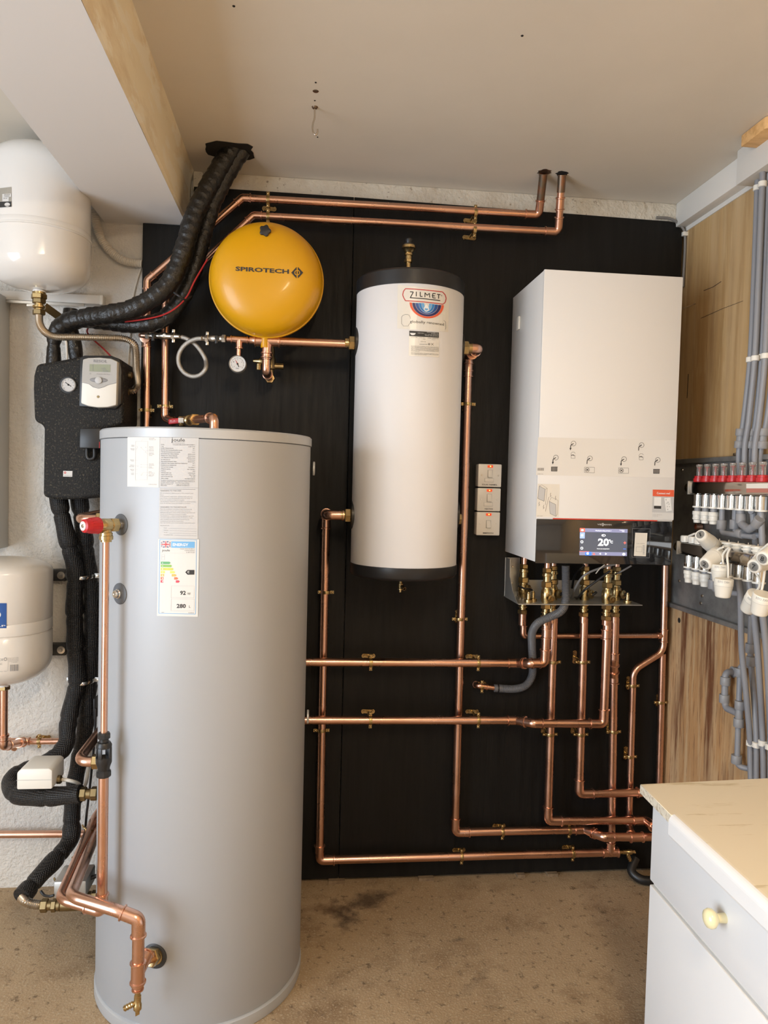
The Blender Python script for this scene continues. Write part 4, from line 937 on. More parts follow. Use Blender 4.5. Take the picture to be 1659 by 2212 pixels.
# G: small pipe from the leftmost boiler valve to the right-hand riser
YG = 2.567
Gp = [P(1130, 1338, 2.545), P(1132, 1374, 2.545), P(1170, 1374.5, YG), P(1425, 1373, YG)]
G1 = run('copper_pipe', 'thin copper pipe from the leftmost boiler valve across to the riser', [V((P(1131, 1345, 2.57).x, 2.57, P(1131, 1342, 2.57).z)), V((P(1131, 1345, 2.57).x, 2.57, P(1131, 1374, 2.57).z)), P(1423, 1373, 2.57)], .0105)
G2p = [P(1436.5, 1221, 2.57), P(1432.5, 1407, 2.57), P(1368, 1448, 2.565), P(1358.5, 1785, 2.565), P(1366, 1812, 2.50)]
G2 = run('copper_pipe', 'copper riser under the boiler right end with a swept double bend', G2p, R22, kinds='bbe')
tee(G2, P(1433.5, 1373, 2.57), (0, 0, 1), (-1, 0, 0), R22, .05, .026, .0105)
G3 = run('copper_pipe', 'straight copper pipe against the plywood wall corner', [P(1431, 1412, 2.582), P(1422, 1760, 2.582)], R22)
clip(P(1366, 1481, 2.565), 'z', R22, 'brass clip on the swept copper riser below its bend'); clip(P(1360.5, 1634, 2.565), 'z', R22, 'brass clip on the swept copper riser nearer the dresser')
clip(P(1426.5, 1517, 2.582), 'z', R22, 'brass clip on the straight copper pipe against the plywood wall')
# H, I, J: risers from the rear boiler valves
YH = 2.525
def vx(px, py): return P(px, py, YH)
Hp = [P(1196.5, 1335, YH), P(1183.5, 1773, YH), P(1395, 1772, YH), V((P(1402, 1772, YH).x, 2.36, P(1402, 1772, YH).z))]
H1 = run('copper_pipe', 'copper pipe from the second boiler valve down and right behind the dresser', Hp, R28)
Ip = [P(1262, 1335, YH), P(1251, 1715, YH), P(1420, 1711, YH)]
I1 = run('copper_pipe', 'copper pipe from the third boiler valve down and right behind the dresser', Ip, R28)
sleeve(I1, P(1390, 1711.5, YH), (1, 0, 0), R28, .05)
Jp = [P(1329.5, 1335, YH), P(1327, 1418, YH), P(1326, 1440, 2.515), P(1325.5, 1452, 2.515)]
J1 = run('copper_pipe', 'copper pipe from the rightmost boiler valve down to the lowest pipe', [P(1329.5, 1335, YH), P(1327, 1425, YH), P(1326, 1462, YV), P(1320, 1842, YV)], R28, br=R28*1.5)
clip(P(1195, 1430, YH), 'z', R28, 'brass clip beside the upper big pipe elbow on the riser of the second valve'); clip(P(1188, 1586, YH), 'z', R28, 'brass clip below the lower big pipe on the riser of the second valve')
clip(P(1258, 1430, YH), 'z', R28, 'brass clip on the riser of the third valve, above the lower big pipe'); clip(P(1254, 1586, YH), 'z', R28, 'brass clip on the riser of the third valve, under the lower big pipe')
clip(P(1325, 1580, YV), 'z', R28, 'brass clip on the copper riser below the rightmost boiler valve')

# ================================================================== boiler connection jig and valves
zpl = P(1250, 1307.5, 2.42).z; jx0 = P(1120, 1306, 2.42).x; jx1 = P(1388, 1309, 2.42).x
jig = thing('mounting_jig', 'bent sheet-steel connection bracket below the boiler', 'bracket', ((jx0+jx1)/2, YB, zpl))
MB().box((jx0, 2.42, zpl), (jx1, YB-.0005, zpl+.003)).build('shelf_plate', ZINC, jig, bevel=.0006, seg=1)
MB().box((jx0, YB-.0035, zpl+.003), (jx1-.04, YB-.0005, zpl+.062)).build('back_plate', ZINC, jig)
zt_ = P(1100, 1206, 2.57).z
MB().prism([(jx0+.001, YB-.001, zpl+.003), (jx0+.001, YB-.001, zt_), (jx0+.001, 2.545, zt_), (jx0+.001, 2.54, zpl+.08), (jx0+.001, 2.50, zpl+.035), (jx0+.001, 2.44, zpl+.003)], (.002, 0, 0)).build('side_flange', ZINC, jig)
MB().box((jx0, YB-.004, zpl+.02), (jx0+.055, YB-.0005, zt_)).build('wall_flange', ZINC, jig, bevel=.0006)
for (u, v) in ((.028, .05), (.028, .11)): lathe_part(jig, 'flange_screw', [(.004, 0), (.003, .002), (0, .0025)], (jx0+u, YB-.004, zpl+v), (0, -1, 0), NICKEL, 10)
for u in (.012, .035, .045): lathe_part(jig, 'bolt', [(.004, 0), (.004, .004), (.002, .0045), (.002, .012), (0, .012)], (jx0+u, 2.54-.5*u, zpl+.003), (0, 0, 1), CHROME, 6, False)

def iso_valve(px, Yv, big, label, knob, z_pipe):
    """isolating valve through the jig shelf, built along z"""
    x = P(px, 1300, Yv).x; root = thing('isolation_valve', label, 'valve', (x, Yv, zpl)); o = V((x, Yv, 0)); k = 1.0 if not big else 1.0
    zt2 = BZ0+.003
    lathe_part(root, 'copper_stub', [(.0105, zpl+.10), (.0105, zt2)], o, (0, 0, 1), COPPER, 18)
    z = zpl
    nut(root, o+V((0, 0, z+.115)), (0, 0, 1), .0165, .016, name='compression_nut')
    lathe_part(root, 'tailpiece', [(.013, z+.072), (.013, z+.098), (.0155, z+.1), (.0155, z+.105), (.012, z+.107)], o, (0, 0, 1), BRASS, 22)
    lathe_part(root, 'flange', [(.017, z+.094), (.0175, z+.096), (.0175, z+.099), (.017, z+.101)], o, (0, 0, 1), BRASS, 22)
    nut(root, o+V((0, 0, z+.066)), (0, 0, 1), .0195, .020, name='union_nut')
    lathe_part(root, 'body', [(.014, z+.056), (.0145, z+.05), (.0185, z+.044), (.0195, z+.030), (.0185, z+.016), (.0165, z+.006), (.0165, z+.003)], o, (0, 0, 1), BRASS, 26)
    nut(root, o+V((0, 0, z-.010)), (0, 0, 1), .0185, .017, name='backnut')
    lathe_part(root, 'lower_neck', [(.0125, z-.018), (.0125, z-.028), (.0165, z-.029), (.0165, z-.033), (.0125, z-.034), (.0125, z-.042)], o, (0, 0, 1), BRASS, 22)
    nut(root, o+V((0, 0, z-.049)), (0, 0, 1), .0185, .016, name='pipe_nut')
    lathe_part(root, 'pipe_stub', [(R28*1.0, z-.055), (R28*1.0, z_pipe)], o, (0, 0, 1), COPPER, 18)
    if knob == 'front':
        lathe_part(root, 'drain_boss', [(.011, 0), (.011, .010), (.0135, .011), (.0135, .016), (.009, .017), (.009, .013), (.005, .013), (.005, .018), (0, .018)], o+V((.004, -.015, z+.022)), (.25, -1, -.1), BRASS, 20)
    elif knob == 'side':
        d = V((.55, -.85, 0)).normalized(); c = o+V((0, 0, z+.026))
        lathe_part(root, 'cap_stem', [(.009, .012), (.009, .026)], c, d, BLKP, 14)
        lathe_part(root, 'drain_cap', [(.016, .026), (.016, .031), (.006, .032), (.004, .034), (0, .034)], c, d, BRASS, 22)
        MB().obox(c+d*.034+V((.006, 0, .003)), V((.008, 0, .006)), d*.003, V((-.002, 0, .003))).build('tee_handle', BLKP, root, bevel=.001)
    elif knob == 'strap':
        d = V((.5, -.87, 0)).normalized(); c = o+V((0, 0, z+.036))
        lathe_part(root, 'drain_cap', [(.010, .012), (.015, .018), (.015, .024), (.006, .025), (0, .026)], c, d, BRASS, 22)
        MB().sweep(smooth_path([o+V((-.022, -.008, z+.045)), o+V((-.004, -.024, z+.038)), o+V((.014, -.02, z+.036)), o+V((.03, -.005, z+.03))], 6), .0035, 8).build('strap', BLKP, root)
    return root
iso_valve(1130, 2.57, 0, 'leftmost brass isolating valve on the jig, with a black strap', 'strap', P(1130, 1350, 2.57).z)
iso_valve(1180, YF_, 1, 'brass isolating valve in front of the grey condensate hose left side', 'front', P(1180, 1350, YF_).z)
iso_valve(1193, YH, 0, 'brass isolating valve half hidden behind another left of the grey hose', 'side', P(1193, 1345, YH).z)
iso_valve(1262, YH, 0, 'brass isolating valve with drain cap right of the grey hose', 'side', P(1262, 1345, YH).z)
iso_valve(1311, YF_, 1, 'front right brass isolating valve over the big copper riser', 'front', P(1311, 1350, YF_).z)
iso_valve(1330, YH, 0, 'rightmost brass isolating valve half hidden, with drain cap', 'side', P(1330, 1345, YH).z)
for (px, py, lab) in ((1141, 1303, 'loose brass drain spigot standing on the jig plate beside the strap valve'), (1151, 1302, 'second loose brass drain spigot on the jig plate beside the strap valve'), (1355, 1304, 'loose brass drain spigot at the right end of the jig plate')):
    x = P(px, py, 2.455 if px != 1151 else 2.48).x; y = 2.455 if px != 1151 else 2.48
    d = thing('drain_spigot', lab, 'fitting', (x, y, zpl+.003))
    lathe_part(d, 'knurled_nut', [(.0135, .0), (.0135, .009)], (x, y, zpl+.0032), (0, 0, 1), BRASS, 16, False)
    lathe_part(d, 'spigot', [(.0058, .009), (.0068, .014), (.0058, .016), (.0068, .020), (.0058, .022), (.0066, .032), (.004, .033), (.004, .036), (0, .036)], (x, y, zpl+.0032), (0, 0, 1), BRASS, 14)

# condensate hose
hp = [P(1222, 1222, 2.47), P(1222, 1262, 2.47), P(1221, 1300, 2.455), P(1212, 1320, 2.43), P(1188, 1333, 2.425), P(1163, 1345, 2.44), P(1150, 1365, 2.49), P(1149, 1395, 2.53), P(1151, 1440, 2.55), P(1148, 1463, 2.56), P(1135, 1481, 2.565), P(1112, 1488, 2.565), P(1075, 1487, 2.565)]
ch = thing('condensate_hose', 'grey corrugated condensate hose snaking from the boiler between copper pipes', 'hose', hp[0])
pth, rad = corrugated(smooth_path(hp, 14), .0126, .0142, .0044); MB().sweep(pth, rad, 18).build('hose', HOSEG, ch)
e0, e1 = P(1084, 1487, 2.565), P(1068, 1486.5, 2.565); lathe_part(ch, 'end_cuff', [(.0138, 0), (.0138, .028), (.012, .029)], e0, e1-e0, HOSEG, 20)
lathe_part(ch, 'hose_tie', [(.0148, 0), (.0148, .005)], P(1077, 1487, 2.565), e1-e0, BLKP, 18)
MB().lathe([(.0165, 0), (.0165, .016)], (hp[0].x, hp[0].y, BZ0-.016), (0, 0, 1), 20).build('top_cuff', HOSEG, ch)
ce = run('copper_pipe', 'short copper drain elbow leaving the board at the end of the grey hose', [P(1072, 1486.5, 2.565), P(1032, 1481, 2.565), V((P(1027, 1478, YB).x, YB-.001, P(1027, 1478, YB).z))], .0095)
clip(P(1041, 1483, 2.565), 'x', .0095, 'brass clip on the short copper drain elbow')
# cables under the boiler
cable('cable', 'grey cable looping below the boiler past the valves', [P(1330, 1219, 2.40), P(1300, 1226, 2.41), P(1262, 1243, 2.43), P(1243, 1270, 2.47), P(1236, 1290, 2.53), P(1230, 1305, 2.597)], .0038, CABG)
cable('cable', 'black cable looping below the boiler past the valves', [P(1318, 1233, 2.40), P(1290, 1254, 2.41), P(1262, 1275, 2.43), P(1250, 1290, 2.50), P(1240, 1292, 2.597)], .0042, CABB)
cable('cable', 'thin grey cable hanging at the boiler underside right of the valves', [P(1364, 1222, 2.40), P(1350, 1230, 2.42), P(1335, 1238, 2.45), P(1325, 1242, 2.597)], .003, CABG)
cable('cable', 'thin white cable tail under the boiler', [P(1306, 1220, 2.39), P(1296, 1228, 2.39), P(1287, 1239, 2.39)], .0018, CABW)
cable('cable', 'black cable behind the third isolating valve', [P(1262, 1221, 2.5), P(1250, 1232, 2.52), P(1240, 1248, 2.56), P(1236, 1270, 2.598)], .0042, CABB)
# ================================================================== filling loop, gauge, safety valve, vessel pipe
zt1 = P(660, 739.5, ZY).z
Vp = thing('copper_pipe', 'copper pipe under the yellow vessel running to the buffer vessel', 'pipe', P(575, 738, ZY))
pv0, pv1 = P(498, 733, ZY), V((ZX-ZR-.028, ZY, zt1))
pj = P(575, 737, ZY)
tube_run(Vp, [P(555, 736, ZY), pv1], R28); tube_run(Vp, [P(490, 732.5, ZY), P(556, 736, ZY)], .0095)
union(Vp, (ZX-ZR-.001, ZY, P(752, 741.5, ZY).z), (-1, 0, 0))
tee(Vp, P(577, 737, ZY), P(640, 739, ZY)-P(577, 737, ZY), (0, 0, -1), R28, .082, .04)
tee(Vp, P(517, 733.5, ZY), P(540, 735, ZY)-P(517, 733.5, ZY), (0, 0, -1), .0098, .056, .03)
lathe_part(Vp, 'reducer', [(.0098, 0), (.0125, .002), (.0125, .014), (.0145, .018)], P(538, 735, ZY), (1, 0, 0), COPPER, 18)
q0 = P(575, 737, ZY); q1 = P(575.5, 792, ZY); xk = q1.x
tube_run(Vp, [V((xk, ZY, q0.z-.03)), V((xk, ZY, q1.z-.018)), V((xk+.006, YB-.05, q1.z-.022))], R22)
sleeve(Vp, V((xk, ZY, q0.z-.045)), (0, 0, 1), R28*.98, .018)
nut(Vp, V((xk+.006, YB-.075, q1.z-.022)), (0, 1, 0), .018, .02)
# safety valve behind
sv = thing('safety_valve', 'brass safety valve with side spigots behind the copper drop below the yellow vessel', 'valve', P(583, 785, 2.53))
s0 = P(586, 742, 2.53); s1_ = P(585, 812, 2.53)
lathe_part(sv, 'body', [(.007, 0), (.009, .01), (.012, .02), (.012, .045), (.016, .05), (.016, .085), (.011, .09), (.011, .105)], V((s0.x, 2.53, s0.z)), (0, 0, -1), BRASS_D, 20)
lathe_part(sv, 'outlet', [(.0105, 0), (.0105, .034), (.008, .034), (.008, .02), (0, .02)], V((s0.x+.008, 2.53, P(600, 791, 2.53).z)), (1, 0, 0), BRASS, 18)
lathe_part(sv, 'inlet', [(.012, 0), (.012, .028), (.008, .034), (.006, .05), (.004, .052), (0, .052)], V((s0.x-.008, 2.53, P(555, 780, 2.53).z)), (-1, 0, 0), BRASS, 18)
lathe_part(sv, 'side_plug', [(.009, 0), (.009, .02), (0, .02)], V((s0.x-.04, 2.53, P(555, 786, 2.53).z)), (0, 0, -1), BRASS, 14)
# pressure gauge
gc = P(513, 786, ZY-.012); gz0 = P(516.5, 742, ZY)
pg = thing('pressure_gauge', 'small round white pressure gauge hanging below the copper tee', 'gauge', gc)
tube_run(pg, [V((gc.x+.002, ZY, gz0.z-.012)), V((gc.x+.002, ZY, gc.z+.02))], .0078)
lathe_part(pg, 'case', [(.0255, .022), (.0275, .02), (.0275, 0), (.026, -.002), (.0245, -.001), (.0245, .001), (0, .001)], gc, (0, 1, 0), ZINC, 36)
lathe_part(pg, 'dial', [(.0244, -.0004), (.0244, .0002), (0, .0003)], gc+V((0, .0005, 0)), (0, -1, 0), LABEL, 36)
def local_print(c, k, y): return lambda u, v: V((c.x+u*k, y, c.z-v*k))
p = Print(local_print(gc, .0244, gc.y-.0002), up=(0, -1))
for i in range(11):
    a = math.radians(140+26*i); p.line([(.86*math.cos(a), .86*math.sin(a)), (.74*math.cos(a), .74*math.sin(a))], .04)
p.ring((0, 0), .78, .03, 30, math.radians(140), math.radians(400)); p.text('bar', (-.2, .66), (.2, .66), .2)
for i in range(5):
    a = math.radians(140+65*i); p.text('01234'[i], (.56*math.cos(a)-.06, .56*math.sin(a)+.08), (.56*math.cos(a)+.06, .56*math.sin(a)+.08), .17)
p.build('scale', INKG, pg)
Print(local_print(gc, .0244, gc.y-.0008)).poly([(-.35, -.62), (.07, -.03), (-.04, .04)]).build('red_needle', RED, pg)
Print(local_print(gc, .0244, gc.y-.0010)).line([(0, 0), (.18, .4)], .09).disc((0, 0), .12, 12).build('black_needle', INK, pg)
# filling loop
fl_ = thing('filling_loop', 'braided steel filling loop hose with two nickel valves', 'hose', P(430, 730, 2.44))
yl = lambda x: YAV-.05+(ZY-(YAV-.05))*(x-317)/(490-317)
tube_run(fl_, [V((tc_.x, YAV-.025, tc_.z+.008)), V((P(301, 727, yl(301)).x, YAV-.05, P(301, 725, yl(301)).z)), P(322, 725, yl(322))], .009, kinds='b')
hpts = [(392, 728), (402, 731), (413, 737), (425, 747), (437, 763), (445, 780), (444, 797), (432, 810), (415, 813), (398, 805), (387, 788), (386, 768), (395, 750), (409, 738), (424, 732), (436, 731)]
hp3 = [P(x, y, yl(x)+(.012 if i < 6 else -.010)) for i, (x, y) in enumerate(hpts)]
BRAID = mk('braided_steel', (0.55, 0.52, 0.47), .42, .85, bump=(700, .7, 2, .002))
MB().sweep(smooth_path(hp3, 8), .0072, 14).build('braided_hose', BRAID, fl_)
def fvalve(x0, x1, y0, y1, tapx, wings):
    a, b = P(x0, y0, yl(x0)), P(x1, y1, yl(x1)); d = (b-a).normalized(); L = (b-a).length
    lathe_part(fl_, 'valve_body', [(.008, 0), (.0105, .004), (.0105, L*.3), (.0085, L*.35), (.0115, L*.45), (.0115, L*.6), (.009, L*.65), (.009, L*.9), (.007, L)], a, d, NICKEL, 18)
    nut(fl_, a+d*.007, d, .0135, .013, NICKEL); 
    for (wx, s) in wings:
        w = P(wx, (y0+y1)/2, yl(wx)); nut(fl_, w, d, .0125, .012, NICKEL, 'hose_nut')
        for sg in (-1, 1): MB().obox(w+V((.0, 0, sg*.0155)), V((.0045, 0, 0)), V((0, .003, 0)), V((0, 0, .006))).build('wing', NICKEL, fl_, bevel=.001)
    t_ = P(tapx, (y0+y1)/2, yl(tapx)); lathe_part(fl_, 'tap_stem', [(.006, 0), (.006, .017), (0, .018)], t_, (0, -1, 0), BLKP, 12)
    MB().obox(t_+V((0, -.016, -.006)), V((.004, 0, 0)), V((0, .002, 0)), V((0, 0, .013))).build('tap_lever', BLKP, fl_, bevel=.001)
fvalve(316, 388, 724.5, 727, 333, [(375, 1)]); fvalve(489, 436, 732, 730.5, 469, [(448, 1)])
lathe_part(fl_, 'screw_slot', [(.006, 0), (.0055, .0015), (0, .002)], P(355, 724.5, yl(355)-.011), (0, -1, 0), CHROME, 14)

# ================================================================== lagged solar pipes
def lagged(name, label, pts, r, mat, bumpy=.06, per=8, caps=True):
    path = resample(smooth_path(pts, per), r*.28); rg = random.Random(len(label)); rad = []
    for i in range(len(path)):
        pin = .16*math.exp(-((i*r*.28 % .115)-.06)**2/.00004)
        rad.append(r*(1+bumpy*math.sin(i*.4+rg.uniform(0, .3))-pin))
    o = MB().sweep(path, rad, 20).build(name, mat, loc=pts[0]); return tag(o, label, 'pipe')
def wrapped(name, label, pts, r, mat, lap=.028):
    """tape-wrapped: sawtooth overlap steps"""
    path = resample(smooth_path(pts, 10), lap/6); rad = [r*(1+.10*((i % 6)/6)-.03*math.sin(i*.37)) for i in range(len(path))]
    return MB().sweep(path, rad, 20)
yc = 2.432
t1 = [(505, 318, 2.43), (478, 357, 2.43), (445, 413, 2.425), (418, 470, 2.415), (402, 523, 2.412), (387, 568, 2.41), (366, 610, 2.41), (334, 641, 2.41), (287, 667, 2.415), (236, 679, 2.425), (189, 686, 2.46), (150, 695, 2.48), (124, 712, 2.50)]
lp = thing('lagged_pipe', 'thick black tape-wrapped pipe rising from the pump station into the ceiling', 'pipe', P(*t1[-1]))
wrapped('', '', [P(*q) for q in t1], .0285, TAPE).build('lagging', TAPE, lp)
t2 = [(525, 324, 2.44), (497, 366, 2.45), (460, 440, 2.462), (440, 506, 2.462), (427, 557, 2.464), (410, 608, 2.465), (386, 655, 2.465), (351, 690, 2.466), (304, 702, 2.47), (256, 699, 2.485), (203, 692, 2.50), (165, 690, 2.52)]
lq = thing('lagged_pipe', 'thinner black lagged pipe with a red wire beside the thick wrapped pipe', 'pipe', P(*t2[-1]))
wrapped('', '', [P(*q) for q in t2], .0255, TAPE, .03).build('lagging', TAPE, lq)
MB().sweep(smooth_path([P(448, 560, 2.43), P(421, 606, 2.425), P(404, 640, 2.425), P(380, 665, 2.425), P(350, 681, 2.43), P(310, 690, 2.435), P(270, 695, 2.44)], 8), .0026, 8).build('red_wire', REDW, lq)
MB().sweep(smooth_path([P(376, 632, 2.39), P(388, 640, 2.385), P(402, 648, 2.40), P(414, 640, 2.43)], 6), .0035, 8).build('cable_tie', BLKP, lq)
lagged('lagged_pipe', 'black lagged stub standing up behind the pump station elbow', [P(153, 668, 2.52), P(153, 700, 2.52), P(160, 740, 2.53), P(166, 785, 2.53)], .0225, TAPE)
lagged('lagged_pipe', 'black wrapped stub entering the pump station top beside a pale cable', [P(125, 706, 2.50), P(117, 735, 2.51), P(116, 790, 2.52)], .0225, TAPE)
cable('cable', 'pale cable loop between the lagged stubs above the pump station', [P(134, 734, 2.47), P(142, 736, 2.46), P(144, 752, 2.46), P(145, 780, 2.48)], .0035, CABW)
cable('cable', 'dark red cable on the white wall above the pump controller', [P(196, 700, 2.56), P(188, 716, 2.60), P(200, 732, 2.62), P(222, 752, 2.60), P(240, 770, 2.56)], .0028, REDW)
cable('cable', 'white cable running down beside the black board left edge', [P(304, 580, 2.628), P(296, 605, 2.63), P(286, 650, 2.63), P(281, 720, 2.63), P(276, 790, 2.63)], .003, CABW)
# lower lagged pair
YL = 2.512
lagged('lagged_pipe', 'left black sleeved pipe below the pump station, curling to the white valve head', [P(x, y, Y) for x, y, Y in ((125, 1070, YL), (135, 1120, YL), (152, 1190, YL), (163, 1235, YL), (161, 1300, YL), (163, 1400, YL), (166, 1450, YL), (166, 1480, YL), (155, 1520, 2.51), (146, 1570, 2.49), (143, 1605, 2.47), (118, 1636, 2.44), (80, 1655, 2.42), (40, 1672, 2.40), (22, 1692, 2.36), (36, 1715, 2.31), (75, 1722, 2.28), (120, 1720, 2.265), (178, 1714, 2.25))], .0272, WRAP, .06)
lagged('lagged_pipe', 'right black sleeved pipe of the pair below the pump station, reaching the floor valve', [P(x, y, Y) for x, y, Y in ((170, 1070, 2.555), (178, 1130, 2.555), (187, 1200, 2.555), (192, 1240, 2.552), (199, 1300, 2.55), (198, 1400, 2.55), (194, 1450, 2.552), (190, 1500, 2.552), (184, 1570, 2.55), (172, 1640, 2.535), (160, 1700, 2.50), (155, 1770, 2.48), (152, 1812, 2.46), (125, 1850, 2.40), (92, 1885, 2.34), (66, 1915, 2.30), (45, 1940, 2.26))], .0275, WRAP, .06)
def pipe_band(py, x0, x1, lab):
    a, b = P(x0, py, 2.50), P(x1, py-2, 2.52); root = thing('pipe_band', lab, 'clamp', (a+b)/2)
    m = P((x0+x1)/2, py, 2.49); n = 16; pts = []
    for i in range(n+1):
        t = math.pi*i/n; pts.append(V(((a.x+b.x)/2-math.cos(t)*(b.x-a.x)*.36, 2.545-math.sin(t)*.052, m.z-.004*math.sin(t))))
    vs = []; fs = []
    for q in pts:
        for dz, dy in ((-.006, 0), (-.004, -.002), (.004, -.002), (.006, 0)): vs.append(q+V((0, dy, dz)))
    for i in range(n):
        for k in range(3): fs.append((4*i+k, 4*i+4+k, 4*i+5+k, 4*i+1+k))
    MB().add(vs, fs, True).build('band', CHROME, root)
    for s, q in ((-1, pts[0]), (1, pts[-1])):
        MB().box((q.x-.011+s*.009, 2.535, q.z-.008), (q.x+.011+s*.009, 2.539, q.z+.008)).build('tab', ZINC, root, bevel=.001)
        lathe_part(root, 'screw', [(.005, 0), (.004, .003), (0, .004)], q+V((s*.011, -.010, 0)), (0, -1, 0), CHROME, 12)
pipe_band(1247, 138, 210, 'shiny steel band around the lagged pair beside the upper black vessel bracket')
pipe_band(1476, 140, 212, 'shiny steel band around the lagged pair lower down the white wall')
# pipe end and fittings at the floor
fe = thing('floor_valve', 'grey metal zone valve with brass ends near the floor left of the cylinder', 'valve', P(150, 1950, 2.26))
pth, rad = corrugated(smooth_path([P(46, 1940, 2.255), P(56, 1948, 2.24), P(72, 1953, 2.235), P(92, 1955, 2.23)], 10), .0105, .0135, .006); MB().sweep(pth, rad, 18).build('corrugated_tail', STEEL, fe)
nut(fe, P(96, 1956, 2.23), (1, 0, 0), .0195, .02, BRASS_D); lathe_part(fe, 'coupling_body', [(.014, 0), (.014, .03), (.017, .032), (.017, .04)], P(100, 1956, 2.23), (1, 0, 0), BRASS_D, 20)
nut(fe, P(117, 1956, 2.23), (1, 0, 0), .0185, .014, BRASS_D)
bxa, bxb = P(115, 1942, 2.20), P(186, 1903, 2.20)
MB().box((bxa.x, 2.20, bxa.z), (bxb.x, 2.30, bxb.z)).build('actuator_housing', ZINC, fe, bevel=.006)
lathe_part(fe, 'valve_body', [(.016, 0), (.018, .02), (.018, .1), (.014, .12)], P(118, 1955, 2.235), (1, 0, 0), BRASS_D, 20)
nut(fe, P(192, 1939, 2.235), (1, 0, 0), .018, .018, BRASS_D); nut(fe, P(204, 1938, 2.235), (1, 0, 0), .0195, .018, BRASS_D)
lathe_part(fe, 'lever', [(.006, 0), (.006, .03), (.009, .034), (.006, .04), (0, .042)], P(192, 1898, 2.25), (1, .2, .25), BLKP, 12)
cable('cable', 'black cable from the floor valve to the lagged pipe', [P(88, 1925, 2.22), P(96, 1934, 2.21), P(108, 1936, 2.20), P(116, 1934, 2.199)], .004, CABB)
# white motorised valve head
mv = thing('motorised_valve', 'white motorised valve head on the lagged loop beside the cylinder', 'valve', P(75, 1700, 2.3))
a, b = P(35.5, 1706.5, 2.24), P(113, 1660, 2.24)
MB().prism([(a.x, 2.24, a.z), (b.x, 2.24, a.z), (b.x, 2.24, b.z-.006), (b.x-.01, 2.24, b.z), (a.x+.014, 2.24, b.z), (a.x, 2.24, b.z-.012)], (0, .11, 0)).build('head', WPLAS, mv, bevel=.005)
MB().box((a.x-.0004, 2.2396, (a.z*.55+b.z*.45)), (b.x+.0004, 2.24, (a.z*.55+b.z*.45)+.0012)).build('seam', CTRLG, mv)
lathe_part(mv, 'cable_gland', [(.011, 0), (.011, .01), (.013, .012), (.013, .022), (.008, .026)], P(115, 1684, 2.29), (1, 0, 0), BRASS_D, 12)
nut(mv, P(180, 1715, 2.25), (1, 0, 0), .0205, .018, BRASS_D); lathe_part(mv, 'tail_body', [(.015, 0), (.015, .03), (.018, .032), (.018, .045)], P(176, 1715, 2.25), (1, 0, 0), BRASS_D, 20); nut(mv, P(204, 1714, 2.25), (1, 0, 0), .0205, .02, BRASS_D)
cable('cable', 'white cable curling from the motorised valve head', [P(134, 1684, 2.29), P(150, 1686, 2.28), P(168, 1692, 2.30), P(178, 1702, 2.36), P(186, 1690, 2.44), P(192, 1650, 2.5), P(196, 1600, 2.56)], .0055, CABW)
cable('cable', 'black cable dropping behind the lagged pipe beside the cylinder', [P(207, 1530, 2.5), P(204, 1600, 2.5), P(194, 1700, 2.5), P(186, 1770, 2.5), P(184, 1810, 2.52)], .004, CABB)
o = MB().box(P(201, 1555, 2.5), P(214, 1500, 2.55)).build('sensor_block', BLKP, bevel=.003); tag(o, 'small black sensor block behind the lagged pipes beside the cylinder', 'sensor')

# ================================================================== cylinder-side copper pipes
tp1 = thing('relief_valve', 'brass relief valve with a red ribbed cap on the grey cylinder side', 'valve', tank_pt(264, 1133))
c0 = tank_pt(264, 1133, 0); dn = tank_n(c0); Ld = .047; ct = c0+dn*Ld
lathe_part(tp1, 'inlet_neck', [(.011, 0), (.011, .02)], c0, dn, NICKEL, 20)
nut(tp1, c0+dn*.026, dn, .0185, .022); lathe_part(tp1, 'body', [(.013, .03), (.0165, .04), (.017, .055), (.0165, Ld+.012), (.014, Ld+.02)], c0, dn, BRASS, 24)
lathe_part(tp1, 'outlet', [(.013, 0), (.013, .018), (.0155, .019), (.0155, .026), (.017, .027), (.017, .036), (.0135, .037), (.0135, .042)], V((ct.x, ct.y, c0.z)), (0, 0, -1), BRASS, 24)
capb = c0+dn*(Ld+.020)
m = MB(); n = 40; prf = [(.0155, 0), (.020, .002), (.0205, .012), (.018, .03), (.0165, .042), (.012, .045)]
m.lathe(prf, capb, dn, 40); [m.v.__setitem__(i, m.v[i]) for i in range(0)]
m.build('red_cap', RED, tp1)
for i in range(18):
    a = 2*math.pi*i/18; s_ = dn.cross(V((0, 0, 1))).normalized(); off = s_*math.cos(a)+V((0, 0, 1))*math.sin(a)
    MB().sweep([capb+dn*.004+off*.0205, capb+dn*.028+off*.0183], .0011, 5).build('cap_rib', RED, tp1)
lathe_part(tp1, 'cap_disc', [(.0115, 0), (.0115, .001), (0, .001)], capb+dn*.045, dn, LABEL, 20); lathe_part(tp1, 'cap_screw', [(.005, 0), (.004, .0015), (0, .002)], capb+dn*.046, dn, CHROME, 12)
